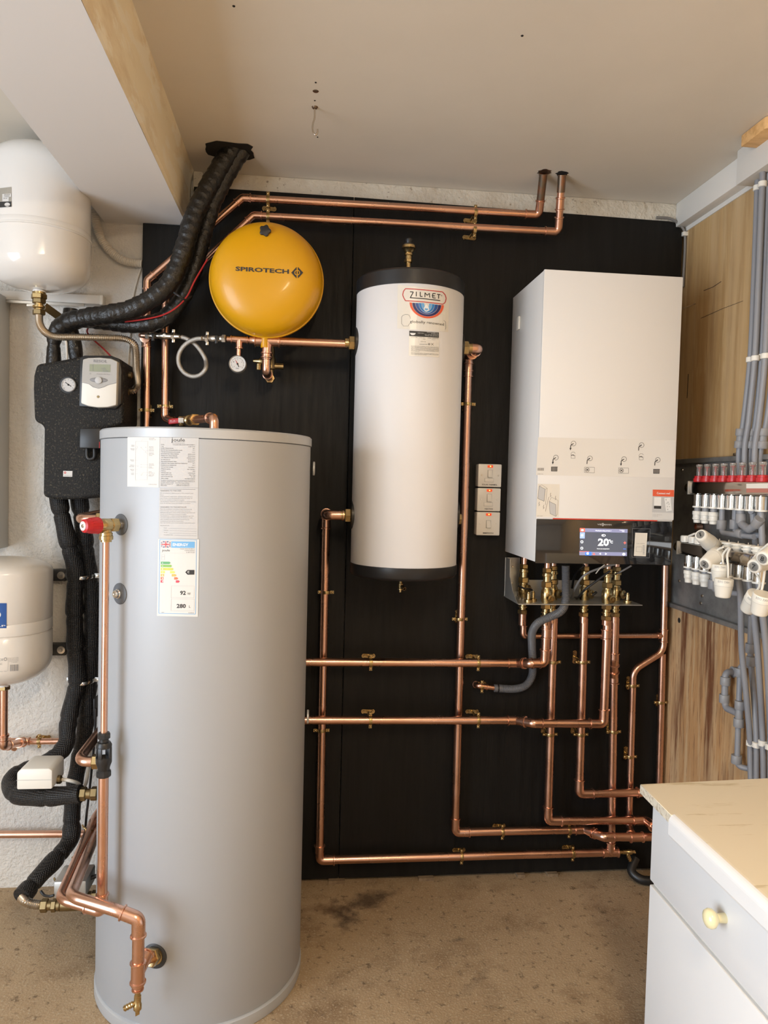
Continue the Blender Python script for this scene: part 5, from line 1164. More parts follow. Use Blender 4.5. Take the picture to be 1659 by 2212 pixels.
# discharge pipe, tundish
xb = ct.x; yb = ct.y
zq = lambda px, py: (EYE+ray(px, py)*(yb/ray(px, py).y)).z
zt_top, zt_bot = zq(224, 1582), zq(224, 1677)
dp = run('discharge_pipe', 'thin copper discharge pipe from the relief valve down to the black tundish', [V((xb, yb, c0.z-.036)), V((xb, yb, zt_top-.012))], .0083)
td = thing('tundish', 'black plastic tundish with open windows on the discharge pipe', 'fitting', (xb, yb, zt_bot))
H = zt_top-zt_bot; zb = zt_bot
lathe_part(td, 'upper_nut', [(.013, H*.86), (.0155, H*.875), (.0155, H*.97), (.013, H)], (xb, yb, zb), (0, 0, 1), BLKP, 10, False)
lathe_part(td, 'upper_cup', [(.0115, H*.78), (.0115, H*.87)], (xb, yb, zb), (0, 0, 1), BLKP, 20)
lathe_part(td, 'shoulder', [(.019, H*.66), (.0195, H*.72), (.016, H*.78), (.0115, H*.79)], (xb, yb, zb), (0, 0, 1), BLKP, 24)
for i in range(4):
    a = math.pi/4+i*math.pi/2+.5; MB().obox((xb+.0175*math.cos(a), yb+.0175*math.sin(a), zb+H*.55), V((math.cos(a), math.sin(a), 0))*.002, V((-math.sin(a), math.cos(a), 0))*.0055, V((0, 0, H*.125))).build('window_bar', BLKP, td, bevel=.0008)
lathe_part(td, 'bowl', [(.014, H*.14), (.0155, H*.22), (.0195, H*.32), (.0195, H*.44), (.017, H*.44), (.017, H*.34), (.008, H*.25), (0, H*.25)], (xb, yb, zb), (0, 0, 1), BLKP, 24)
lathe_part(td, 'lower_nut', [(.017, 0), (.0185, .003), (.0185, H*.12), (.015, H*.15)], (xb, yb, zb), (0, 0, 1), BLKP, 10, False)
ze = zq(222, 1970)
def tcp(px, py, off): q = cyl_hit(px, py, TX, TY, TR+off); return q
dr1 = V((xb, yb, ze))
w1_ = P(148, 1955, 1.95); 
run('discharge_pipe', 'thicker copper pipe from the tundish down and back past the floor valve', [V((xb, yb, zb+.004)), dr1, P(128, 1942, yb+.05), P(203, 1768, 2.50), P(250, 1700, 2.60)], R22, kinds='ebb')
# cold inlet with tee and drain cock
bc = tank_pt(336, 2063, 0); nb = tank_n(bc)
tcn = cyl_hit(298, 2100, TX, TY, TR+.085)
Lp = thing('copper_pipe', 'copper pipe with swept bend feeding the tee at the cylinder foot', 'pipe', tcn)
up = V((tcn.x, tcn.y, P(303, 1985, tcn.y).z)); ev = V((tcn.x, tcn.y, tcn.z))
mid = P(158, 1938, tcn.y+.06); bk = P(147, 1905, tcn.y+.12)
tube_run(Lp, [V((tcn.x, tcn.y, tcn.z-.02)), up, P(250, 1966, tcn.y+.01), P(152, 1936, tcn.y+.07), P(212, 1790, 2.46), P(260, 1700, 2.60)], R28, kinds='ebbb', br=R28*2.2)
tdir = (bc-V((tcn.x, tcn.y, bc.z))).normalized()
tee(Lp, V((tcn.x, tcn.y, tcn.z)), (0, 0, 1), V((tdir.x, tdir.y, .45)), R28, .054, .05)
tube_run(Lp, [V((tcn.x, tcn.y, tcn.z+.02)), bc-(V((0, 0, 0)))], .0125)
nut(Lp, bc+(V((tcn.x, tcn.y, tcn.z+.02))-bc).normalized()*.022, V((tcn.x, tcn.y, tcn.z+.02))-bc, .023, .022, BRASS, 'union_nut')
lathe_part(Lp, 'union_collar', [(.021, 0), (.021, .008), (.016, .010)], bc, nb, BRASS, 24)
lathe_part(Lp, 'tee_reducer', [(R28*1.12, 0), (R28*1.12, .008), (.0115, .012), (.0115, .016), (.0145, .017), (.0145, .020), (.011, .022)], V((tcn.x, tcn.y, tcn.z-.024)), (0, 0, -1), COPPER, 20)
dkk = thing('drain_cock', 'brass drain cock with ribbed spout at the cylinder foot', 'tap', (tcn.x, tcn.y, tcn.z-.05)); drain_cock(dkk, V((tcn.x, tcn.y, tcn.z-.044)), (0, 0, -1), (-.93, -.3, -.28), 1.0)
# copper returns at the cylinder's left side
def side_conn(py, Yc, x_l, lab, rise):
    s0 = P(214, py, Yc); s0.x = TX-math.sqrt(max(TR**2-(Yc-TY)**2, 0))+.002
    root = run('copper_pipe', lab, [s0, V((P(x_l, py, Yc).x, Yc, s0.z)), V((P(x_l, py, Yc).x+.02, 2.40, s0.z+rise*.35)), P(230, py-60, 2.50)], R28, kinds='bb'); nut(root, s0-V((.014, 0, 0)), (1, 0, 0), .021, .02); return root
side_conn(1122, 2.17, 166, 'copper elbow pipe behind the relief valve at the cylinder side', .02)
side_conn(1645, 2.15, 166, 'copper hairpin pipe behind the tundish at the cylinder side', .10)
for (px, py, n_) in ((171, 1860, 0), (192, 1790, 1), (132, 1905, 0)):
    c = P(px, py, 2.26 if px < 180 else 2.40); root = thing('pipe_clip', {171: 'brass double clip across the sloping copper pair above the floor valve', 192: 'brass clip high on the sloping copper pair beside the cylinder', 132: 'brass clip end below the sloping copper pair'}[px], 'pipe clip', c, group='clips on the sloping pair')
    MB().sweep(smooth_path([c+V((-.02, 0, .012)), c+V((-.012, -.012, .010)), c+V((0, -.015, .004)), c+V((.012, -.012, 0)), c+V((.02, -.004, -.012))], 5), .003, 8).build('strap', BRASS, root)
    lathe_part(root, 'screw', [(.006, 0), (.005, .006), (0, .007)], c+V((.02, -.006, -.012)), (.2, -1, 0), BRASS, 10)

# ================================================================== upper white expansion vessel
VX, VY, VR = P(85, 560, 2.42).x, 2.42, .150
zb1, zt1_ = P(85, 627, 2.42).z, 2.45
v1 = thing('expansion_vessel', 'large glossy white expansion vessel with a silver label under the ceiling beam', 'vessel', (VX, VY, zb1))
zs = P(85, 472, 2.27).z
pr = [(0, zb1)] + [(VR*math.sin(t)**.75, zb1+.075*(1-math.cos(t))) for t in [i*math.pi/2/10 for i in range(1, 11)]] + [(VR, zs-.014)]
lathe_part(v1, 'lower_shell', pr, (VX, VY, 0), (0, 0, 1), WGLOSS, 72)
lathe_part(v1, 'seam_band', [(VR, zs-.014), (VR+.003, zs-.012), (VR+.003, zs-.009), (VR+.0005, zs-.007), (VR+.0005, zs+.007), (VR-.001, zs+.009)], (VX, VY, 0), (0, 0, 1), WGLOSS, 72)
lathe_part(v1, 'upper_shell', [(VR-.0015, zs+.008), (VR-.0015, zt1_-.085)] + [((VR-.0015)*math.cos(t)**.75 if t < 1.57 else 0, zt1_-.085+.085*math.sin(t)) for t in [i*math.pi/2/10 for i in range(1, 11)]], (VX, VY, 0), (0, 0, 1), WGLOSS, 72)
nz0 = V((VX, VY, zb1))
lathe_part(v1, 'neck', [(.016, .012), (.016, .0), (.019, -.002), (.019, -.006), (.016, -.008), (.016, -.016)], nz0, (0, 0, 1), WGLOSS, 20)
def v1fn(off): return lambda x, y: cyl_hit(x, y, VX, VY, VR-.0015+off)
la = sheet(v1fn(.0008), ((-30, 410), (24.5, 403.5), (24.8, 446.5), (-30, 450)), 'rating_label', mk('label_grey_foil', (.42, .40, .35), .35, .3), v1, nu=12)
Print(v1fn(.0014)).quad((-30, 437), (24.7, 435), (24.8, 446.5), (-30, 450), nu=10).build('black_strip', INK, la)
p = Print(v1fn(.0016)); p.quad((5, 419), (24, 418), (24, 425), (5, 426)); p.quad((5, 426), (19, 426), (19, 435), (5, 435)); p.disc((15.5, 442), 6, 14, 4.5); p.build('white_fields', LABEL, la)
p = Print(v1fn(.0019), up=(0, -1)); p.text('EXPANSION', (9, 421.5), (22, 421), 2); p.text('SOLAR 24', (9, 424.5), (20, 424), 2); p.text('18 ltr', (7.5, 429.5), (16, 429), 2); p.text('ZILMET', (8.5, 445.5), (23.5, 445), 2.2); p.build('lettering', INK, la)
# brass check valve and hose below
bz_ = thing('brass_union', 'brass union and check valve below the white expansion vessel', 'valve', nz0+V((0, 0, -.05)))
zr = lambda py: P(85, py, VY).z
nut(bz_, V((VX, VY, zr(641))), (0, 0, 1), .024, .016); lathe_part(bz_, 'collar', [(.020, zr(637)), (.020, zr(632)), (.017, zr(631))], (VX, VY, 0), (0, 0, 1), BRASS, 22)
nut(bz_, V((VX, VY, zr(651))), (0, 0, 1), .0205, .014, BRASS_D)
lathe_part(bz_, 'body', [(.0135, zr(648)), (.0135, zr(660)), (.019, zr(661)), (.019, zr(665)), (.014, zr(667)), (.014, zr(672))], (VX, VY, 0), (0, 0, 1), BRASS, 22)
nut(bz_, V((VX, VY, zr(675))), (0, 0, 1), .0195, .016, BRASS_D)
MB().obox(V((VX-.022, VY-.006, zr(661))), V((.012, 0, .001)), V((0, .004, 0)), V((0, 0, .003))).build('test_tab', LABELC, bz_, bevel=.001)
hpts = [(VX, VY, zr(679)), P(86, 700, 2.40), P(97, 717, 2.385), P(118, 727, 2.375), P(168, 728, 2.37), P(224, 729.5, 2.375), P(266, 731.5, 2.39), P(286, 740, 2.40), P(293, 757, 2.42), P(294.5, 798, 2.46), P(297, 828, 2.50), P(291, 842, 2.51), P(280, 845, 2.51), P(266, 846, 2.50)]
pth, rad = corrugated(smooth_path([V(q) for q in hpts], 14), .0080, .0116, .0052)
o = MB().sweep(pth, rad, 18).build('flexible_hose', STEEL, loc=pth[0]); tag(o, 'corrugated stainless hose from the white vessel to the pump station', 'hose')
# rail behind
rl = thing('wall_rail', 'white metal wall rail behind the upper white vessel', 'bracket', P(100, 640, 2.61))
a_, b_ = P(0, 626, 2.60), P(222, 638, 2.60)
MB().box((a_.x-.15, 2.60, b_.z-.030), (b_.x, YW-.0005, b_.z)).build('rail', RAILW, rl, bevel=.002)
MB().box((b_.x-.010, 2.597, b_.z-.032), (b_.x+.001, YW-.001, b_.z+.001)).build('end_cap', LABELC, rl, bevel=.002)
MB().box((a_.x-.05, 2.597, b_.z-.040), (P(182, 655, 2.6).x, 2.605, b_.z-.032)).build('lower_lip', NICKEL, rl)
q0, q1 = P(97, 662, 2.55), P(140, 693, 2.60); MB().obox((q0+q1)/2, (q1-q0)/2, V((0, .002, 0)), V((.006, 0, .011))).build('stay', BRASS_D, rl)
# conduit
pth, rad = corrugated(smooth_path([P(203, 455, 2.61), P(210, 490, 2.61), P(220, 518, 2.61), P(243, 547, 2.612), P(270, 564, 2.615), P(308, 570, 2.615)], 12), .0128, .0146, .006)
o = MB().sweep(pth, rad, 18).build('flexible_conduit', CONDW, loc=pth[0]); tag(o, 'white corrugated conduit curving from behind the vessel to the black board', 'conduit')
# grey cabinet at the far left
gx = P(21, 900, YW).x
gcab = thing('wall_cabinet', 'grey metal wall cabinet beside the white wall below the rail', 'cabinet', (gx-.15, YW, 1.2))
MB().box((gx-.30, 2.50, P(21, 1182, YW).z), (gx, YW-.0005, P(21, 646, YW).z)).build('body', GREYCAB, gcab, bevel=.006)

# ================================================================== lower white vessel
UX, UY, UR = P(9, 1340, 2.42).x, 2.42, .1405
zu0, zu1 = P(10, 1474, 2.42).z, P(20, 1207, 2.36).z
v2 = thing('expansion_vessel', 'cream-white expansion vessel with blue label low on the white wall', 'vessel', (UX, UY, zu0))
zz = lambda py: P(60, py, 2.30).z
e1, e2, e3, e4 = zz(1244), zz(1350), zz(1378), zz(1446)
pr = [(0, zu1)] + [(UR*math.sin(t)**.85, e1+(zu1-e1)*math.cos(t)) for t in [i*math.pi/2/9 for i in range(1, 10)]] + [(UR, e2+.003), (UR-.0025, e2), (UR, e2-.003), (UR, e3+.004), (UR-.004, e3), (UR, e3-.005), (UR, e4+.01)] + [(UR*math.cos(t)**.8 if t < 1.5 else .02, e4+.01-(e4+.01-zu0)*math.sin(t)) for t in [i*math.pi/2/8 for i in range(1, 9)]]
lathe_part(v2, 'shell', pr, (UX, UY, 0), (0, 0, 1), CREAM, 72)
lathe_part(v2, 'neck', [(.018, zu0+.006), (.018, zu0-.012)], (UX, UY, 0), (0, 0, 1), WGLOSS, 20)
def v2fn(off): return lambda x, y: cyl_hit(x, y, UX, UY, UR+off)
lb = sheet(v2fn(.0008), ((-40, 1303), (14.5, 1303), (14, 1357), (-40, 1357)), 'blue_label', INKB2, v2, nu=12)
p = Print(v2fn(.0012), up=(.01, -1)); p.ring((-5, 1328), 6, 2, 16); p.text('IMAP', (-30, 1354), (12, 1354), 4); p.build('white_lettering', INKW, lb)
p = Print(v2fn(.0008), up=(.01, -1))
p.text('CE', (-2, 1428), (6.5, 1427), 4.5, .0); p.ring((11.5, 1424), 3.0, 1.2, 14); p.text('EAC', (-6, 1437), (5, 1436), 4.2); p.line([(17.5, 1421), (17, 1450)], .4)
for i, s in enumerate(('Pressure vessel for potable', 'water systems, do not', 'weld. Check pre-charge.', 'service yearly')): p.text(s, (19, 1422.5+i*2.4), (40, 1420.5+i*2.4), 1.5)
p.text('11 24 0018', (25, 1432), (37, 1431), 1.7); p.text('Max. 10 bar / 70 C', (-8, 1452), (15, 1450.5), 1.7)
for i, w in enumerate((.8, 1.4, .5, 1.2, .7, 1.6, .6, 1.0, 1.4, .6)): p.line([(22+i*1.95, 1436-.09*i), (21.9+i*1.95, 1450-.12*i)], w)
p.build('printed_marks', INKG, v2)
for (py, lab) in ((1243, 0), (1404, 1)):
    a_, b_ = P(112, py+12, 2.60), P(141, py-12, 2.60)
    MB().box((a_.x-.10, 2.60, a_.z), (b_.x, YW-.0005, b_.z)).build('bracket_tab', BLKP, v2, bevel=.001)
    lathe_part(v2, 'washer', [(.013, 0), (.013, .002), (.006, .003), (.004, .006), (0, .006)], P(132, py, 2.60), (0, -1, 0), NICKEL, 20)
# copper pipe from it
zx = V((UX, UY, zu0-.01))
lw = run('copper_pipe', 'copper drop pipe with tee below the cream-white vessel', [zx, V((UX, UY, P(10, 1612, UY).z)), P(45, 1604, 2.55), P(60, 1601, 2.60)], R22)
tube_run(lw, [P(30, 1602, 2.595), P(150, 1601, 2.595)], .0105); tee(lw, P(42, 1601.5, 2.595), (1, 0, 0), (-.3, -1, -.35), .0105, .07, .035)
nut(lw, zx+V((0, 0, -.006)), (0, 0, 1), .0195, .014); sleeve(lw, V((UX, UY, zx.z-.17)), (0, 0, 1), R22, .02)
clip(P(85, 1601, 2.595), 'x', .0105, 'brass clip on the short copper pipe below the cream-white vessel', wall=YW)
run('copper_pipe', 'horizontal copper pipe low on the white wall behind the lagged pipe', [P(-60, 1803, 2.60), P(230, 1801, 2.60)], R22)

# ================================================================== solar pump station
Yp, Yq = 2.435, YW-.001
ps = thing('pump_station', 'black foam solar pump station on the white wall', 'pump station', P(160, 920, YW))
def expr(pts, y0, y1): return MB().prism([P(x, y, y0) for x, y in pts], (0, y1-y0, 0))
expr([(78, 786), (110, 781), (150, 774), (178, 768), (240, 768), (262, 776), (268, 792), (267, 915), (224, 929), (220, 1073), (168, 1079), (122, 1079), (92, 1073), (94, 919), (73, 909), (70.5, 840), (71.5, 812)], Yp, Yq).build('foam_shell', FOAM, ps, bevel=.012, seg=3)
expr([(172, 772), (182, 767.5), (240, 768), (259, 776), (263, 800), (262, 872), (250, 884), (170, 878)], Yp-.012, Yp+.01).build('controller_recess', BLKP, ps, bevel=.004)
ctl = expr([(178.5, 776), (190, 773), (214, 772), (240, 774.5), (253.5, 780.5), (253, 800), (251, 875), (232, 879.5), (210, 880), (190, 877), (174.5, 871), (177, 800)], Yp-.034, Yp-.005).build('controller', WPLAS, ps, bevel=.004)
Yf = Yp-.0345
def pfn(off): return lambda x, y: P(x, y, Yf-off)
lw_ = Print(pfn(.0006)); lw_.poly([(179.5, 777), (190, 774.2), (214, 773.2), (240, 775.6), (252.5, 781.5), (251.5, 826), (244, 829), (234, 830), (224, 835), (213, 838), (201, 835), (192, 828), (177.5, 825)]); lw_.build('grey_upper_face', CTRLG, ctl)
Print(pfn(.0008)).line([(177, 826), (192, 829), (201, 836), (213, 839), (224, 836), (234, 831), (251.5, 827)], .9).build('cover_seam', INKG, ctl)
Print(pfn(.0012)).quad((193.5, 786.5), (238.5, 787.5), (238, 803.8), (193, 802), nu=1).build('lcd', LCD, ctl)
p = Print(pfn(.0016), up=(.02, -1)); p.text('RESOL', (202, 782.2), (231.5, 783.4), 5.4, .02); p.build('maker_lettering', INKG, ctl)
p = Print(pfn(.0016), up=(.02, -1)); p.text('COL', (218, 798.5), (229, 799), 4.8); p.text('8.40', (222, 803), (234, 803.2), 3.2); p.line([(197, 790), (201, 788), (201, 800)], .5); p.line([(196, 800), (205, 800)], .5); p.text('DeltaSol BS Plus', (209, 808.5), (237, 809.5), 2.0); p.ring((195, 807), 1.3, .5, 10); p.build('lcd_digits', INKG, ctl)
b_ = P(213.5, 821, Yf); MB().ball(b_, .0285, 24, 8, (1, .12, .28)).build('rocker_button', INKG, ctl); lathe_part(ctl, 'round_button', [(.0105, 0), (.0105, .006), (.009, .007), (0, .007)], P(213.5, 822, Yf), (0, -1, 0), INKLG, 24)
lathe_part(ctl, 'screw', [(.0042, 0), (.0035, .001), (0, .001)], P(212, 857, Yf), (0, -1, 0), BRASS_D, 12)
gg = P(149.5, 832, Yp)
lathe_part(ps, 'gauge_recess', [(.026, 0), (.026, .001), (0, .001)], gg+V((-.004, 0, 0)), (0, -1, 0), BLKP, 28)
gau = lathe_part(ps, 'gauge_face', [(.0215, 0), (.0215, .008), (.0195, .010), (.0195, .008), (0, .008)], gg, (0, -1, 0), LABELS, 30)
g2 = V((gg.x, gg.y-.0084, gg.z)); p = Print(local_print(g2, .0195, g2.y)); p.line([(-.5, -.4), (.45, .25)], .12); p.disc((0, 0), .16, 10)
for i in range(9): a = math.radians(140+32*i); p.line([(.9*math.cos(a), .9*math.sin(a)), (.75*math.cos(a), .75*math.sin(a))], .05)
p.build('gauge_needle', INK, gau)
expr([(172, 925), (218, 925), (218, 969), (171, 968)], Yp-.045, Yp+.01).build('pump_housing', BLKP, ps, bevel=.004)
hq = [P(188, 969, Yp-.012), P(188, 985, Yp-.012), P(192, 991, Yp-.012), P(199, 991, Yp-.012), P(204, 986, Yp-.012), P(204, 969, Yp-.012)]
MB().sweep(smooth_path(hq, 5), .006, 10).build('pull_handle', BLKP, ps)
MB().box(P(214, 968, Yp-.046), P(218.5, 955, Yp-.03)).build('red_tab', RED, ps)
st = Print(lambda x, y: P(x, y, Yp-.0006)).quad((136.5, 1017), (156.5, 1017.5), (156, 1030), (136.2, 1029.5), nu=1).build('sticker', LABEL, ps)
Print(lambda x, y: P(x, y, Yp-.0010)).ring((140.5, 1021), 1.8, 1.4, 12).build('sticker_emblem', INKR, st)
Print(lambda x, y: P(x, y, Yp-.0010), up=(.02, -1)).text('safe return valve', (138.5, 1028), (155, 1028.5), 2.2).build('sticker_lettering', INKG, st)
lathe_part(ps, 'side_port', [(.012, 0), (.012, .02), (.009, .022)], P(264, 846, 2.50), (1, 0, 0), BRASS_D, 16); lathe_part(ps, 'side_port', [(.011, 0), (.011, .03), (.008, .032)], P(264, 810, 2.50), (1, 0, 0), BRASS_D, 16)
# ================================================================== right wall: galvanised plate, manifolds, pipes
gp = thing('galvanised_plate', 'dull galvanised steel plate screwed to the plywood wall behind the manifolds', 'plate', (XR, 2.3, 1.0))
zp0, zp1 = 1.012, 1.556
MB().box((XR-.0035, 1.75, zp0), (XR-.0061, 2.60, zp1)).build('sheet', GALV, gp)
MB().box((XR-.022, 1.75, zp1-.016), (XR-.004, 2.60, zp1)).build('top_flange', GALV, gp, bevel=.002)
MB().box((XR-.022, 1.75, zp0), (XR-.004, 2.60, zp0+.016)).build('bottom_flange', GALV, gp, bevel=.002)
for (x, y) in ((1474, 1015), (1587, 982), (1517, 1287), (1514, 1303), (1468, 1255)): lathe_part(gp, 'screw', [(.006, 0), (.005, .003), (0, .004)], PX(x, y, XR-.006), (-1, 0, 0), NICKEL, 12)

def manifold(label, Xc, z0, z1, Yfar):
    root = thing('manifold', label, 'manifold', (Xc, 2.05, z0))
    MB().box((Xc-.022, 1.70, z0), (Xc+.022, Yfar, z1)).build('bar', MANB, root, bevel=.003)
    MB().box((Xc-.025, Yfar, z0-.003), (Xc+.025, Yfar+.006, z1+.003)).build('end_plate', ZINC, root, bevel=.001)
    zm = (z0+z1)/2
    nut(root, (Xc, Yfar+.016, zm), (0, 1, 0), .019, .02); lathe_part(root, 'end_cap', [(.016, 0), (.016, .02), (.010, .028), (0, .029)], (Xc, Yfar+.02, zm), (0, 1, 0), BRASS, 20)
    for y in (2.26, 1.84): MB().box((Xc+.02, y-.012, zm-.012), (XR-.006, y+.012, zm+.012)).build('bracket', ZINC, root)
    return root
XT, XLo = 1.27, 1.235
zt0, zt1 = PX(1492, 1066, XT-.022).z, PX(1492, 1041, XT-.022).z
mt = manifold('upper polished manifold bar with red flow meters on the galvanised plate', XT, zt0, zt1, PX(1488, 1050, XT-.022).y)
zl0, zl1 = PX(1467, 1196, XLo-.022).z, PX(1467, 1171, XLo-.022).z
ml = manifold('lower polished manifold bar carrying white actuator seats', XLo, zl0, zl1, PX(1464, 1183, XLo-.022).y)
Print(lambda x, y: PX(x, y, XT-.0226)).quad((1612, 1045), (1659, 1044), (1659, 1055), (1612, 1055), nu=1).build('label_upper', LABELC, mt)
Print(lambda x, y: PX(x, y, XT-.0226)).quad((1612, 1055), (1659, 1055), (1659, 1064), (1612, 1064), nu=1).build('label_lower', mk('label_rust', (.45, .16, .12), .4), mt)
ORD = ('first', 'second', 'third', 'fourth', 'fifth', 'sixth', 'seventh', 'eighth', 'ninth')
upx = [1510, 1527, 1545, 1563, 1583, 1603, 1625, 1647]
GASKW = WPLAS
for i, px in enumerate(upx):
    y = PX(px, 1035, XT).y; o = V((XT, y, 0))
    fm = thing('flow_meter', ORD[i]+' red-collared flow meter counted from the boiler end of the upper manifold', 'flow meter', (XT, y, zt1), group='flow meters on the upper manifold')
    lathe_part(fm, 'red_collar', [(.0165, zt1), (.0175, zt1+.002), (.0175, zt1+.012), (.0145, zt1+.0125), (.0145, zt1+.019), (.0135, zt1+.020)], o, (0, 0, 1), RED, 18, False)
    lathe_part(fm, 'sight_tube', [(.0085, zt1+.018), (.0085, zt1+.048), (.0105, zt1+.051), (.0105, zt1+.056), (.0085, zt1+.057), (.0085, zt1+.053), (0, zt1+.052)], o, (0, 0, 1), CLEAR, 16)
    lathe_part(fm, 'indicator_rod', [(.0022, zt1+.018), (.0022, zt1+.044), (.0045, zt1+.045), (.0045, zt1+.049), (0, zt1+.05)], o, (0, 0, 1), RED, 10)
    p = Print(lambda u, v: V((XT-.0088*math.cos(u), y-.0088*math.sin(u), zt1+v)), up=(0, 1))
    for k in range(6): p.line([(.1, .022+k*.0045), (.5, .022+k*.0045)], .0011)
    p.build('scale_marks', INK, fm)
    oc = thing('outlet_union', ORD[i]+' chrome outlet union from the boiler end under the upper manifold', 'fitting', (XT, y, zt0-.03), group='outlet unions on the upper manifold')
    lathe_part(oc, 'chrome_sleeve', [(.0125, zt0), (.0155, zt0-.003), (.0155, zt0-.040)], o, (0, 0, 1), CHROME, 24)
    lathe_part(oc, 'white_ring', [(.0165, zt0-.040), (.0165, zt0-.045)], o, (0, 0, 1), WPLAS, 24)
    if i < 3:
        lathe_part(oc, 'dark_spigot', [(.011, zt0-.045), (.011, zt0-.056)], o, (0, 0, 1), GREYF, 18)
        bc_ = thing('blanking_cap', ORD[i]+' white stepped blanking cap from the boiler end under the upper manifold', 'cap', (XT, y, zt0-.09), group='blanking caps on the upper manifold')
        lathe_part(bc_, 'cap_body', [(.0145, zt0-.056), (.016, zt0-.058), (.016, zt0-.068), (.0145, zt0-.069), (.0145, zt0-.078), (.0155, zt0-.079), (.0155, zt0-.083), (.0125, zt0-.085)], o, (0, 0, 1), WPLAS, 22)
        lathe_part(bc_, 'cap_tip', [(.0125, zt0-.084), (.0115, zt0-.094), (0, zt0-.095)], o, (0, 0, 1), WPLAS, 22)
RG = .0086
def gsleeve(root, c, d, L=.028, r=.0145, nm='coupling'): lathe_part(root, nm, [(r*.95, 0), (r, .0015), (r, L-.0015), (r*.95, L)], V(c)-V(d).normalized()*L/2, d, GREYF, 18)
def gpipe(label, pts, kinds=None, bend=.03, cps=(), r=RG, group=None):
    root = thing('plastic_pipe', label, 'pipe', pts[0], group)
    MB().sweep(arc_fillet(pts, bend, 8) if kinds != 's' else smooth_path(pts, 8), r, 14).build('pipe', GREYP, root)
    for (c, d) in cps: gsleeve(root, c, d)
    return root
oz = zt0-.045
def yo(i): return PX(upx[i], 1035, XT).y
gpipe('grey plastic pipe elbowing right below the fourth upper outlet', [V((XT, yo(3), oz)), V((XT, yo(3), PX(1563, 1152, XT).z)), V((XT, PX(1630, 1152, XT).y, PX(1600, 1156, XT).z))], bend=.022, cps=[(V((XT, yo(3), PX(1563, 1134, XT).z)), (0, 0, 1)), (PX(1600, 1153, XT), (0, -1, 0))])
gpipe('grey plastic pipe elbowing right below the fifth upper outlet', [V((XT+.012, yo(4), oz)), V((XT+.012, yo(4), PX(1583, 1150, XT).z)), V((XT+.012, PX(1640, 1152, XT).y, PX(1610, 1154, XT).z))], bend=.022, cps=[(V((XT+.012, yo(4), PX(1583, 1133, XT).z)), (0, 0, 1))])
gpipe('thick grey plastic elbow rising right below the sixth upper outlet', [V((XT, yo(5), oz)), PX(1600, 1130, XT), PX(1618, 1144, XT-.01), PX(1640, 1130, XT-.01), PX(1648, 1100, XT+.02)], bend=.02, cps=[(PX(1601, 1120, XT), (0, 0, 1)), (PX(1637, 1128, XT-.01), PX(1643, 1120, XT)-PX(1633, 1136, XT))], r=.0115)
gpipe('grey plastic pipe dropping from the rightmost visible upper outlet', [V((XT, yo(7), oz)), PX(1647, 1180, XT), PX(1650, 1240, XT)])
gpipe('grey plastic pipe below the seventh upper outlet', [V((XT, yo(6), oz)), PX(1626, 1108, XT+.01), PX(1630, 1160, XT+.02), PX(1633, 1185, XT+.03)], 's')
o = thing('copper_stub_end', 'small round copper pipe end on the plywood below the upper manifold', 'pipe', PX(1515, 1138, XR-.01)); lathe_part(o, 'stub', [(.011, 0), (.011, .02), (.009, .021), (.009, .01), (0, .01)], PX(1515, 1138, XR-.012), (-1, 0, 0), COPPER, 16)
# lower manifold fittings
for k, (px, py) in enumerate(((1482, 1166), (1499, 1168), (1512, 1172))):
    y = PX(px, py, XLo).y; r_ = thing('dust_cap', ORD[k]+' ribbed white protective cap from the boiler end on the lower manifold', 'cap', (XLo, y, zl1), group='ribbed white caps on the lower manifold')
    lathe_part(r_, 'cap_body', [(.016, zl1+.001), (.0165, zl1+.003), (.0165, zl1+.020), (.015, zl1+.022), (0, zl1+.022)], (XLo, y, 0), (0, 0, 1), WPLAS, 24)
    for j in range(12):
        a = 2*math.pi*j/12; MB().box((XLo+.0163*math.cos(a)-.0008, y+.0163*math.sin(a)-.0008, zl1+.004), (XLo+.0163*math.cos(a)+.0008, y+.0163*math.sin(a)+.0008, zl1+.02)).build('rib', WPLAS, r_)
for k, px in enumerate((1554, 1574, 1594, 1616, 1637, 1658)):
    y = PX(px, 1180+k*2.2, XLo).y; r_ = thing('valve_insert', ORD[k]+' white round valve insert with pin from the boiler end of the lower manifold', 'valve', (XLo, y, zl1), group='actuator seats on the lower manifold')
    lathe_part(r_, 'seat', [(.012, zl1), (.014, zl1+.004), (.017, zl1+.006), (.0175, zl1+.010), (.014, zl1+.011), (.014, zl1+.014), (.0195, zl1+.015), (.0195, zl1+.019), (.017, zl1+.021), (0, zl1+.021)], (XLo, y, 0), (0, 0, 1), ACTW, 24)
    lathe_part(r_, 'pin', [(.002, zl1+.02), (.002, zl1+.027), (0, zl1+.0275)], (XLo, y, 0), (0, 0, 1), CHROME, 8)
lox = [1489, 1506, 1524, 1542, 1560, 1579, 1598, 1619, 1641]
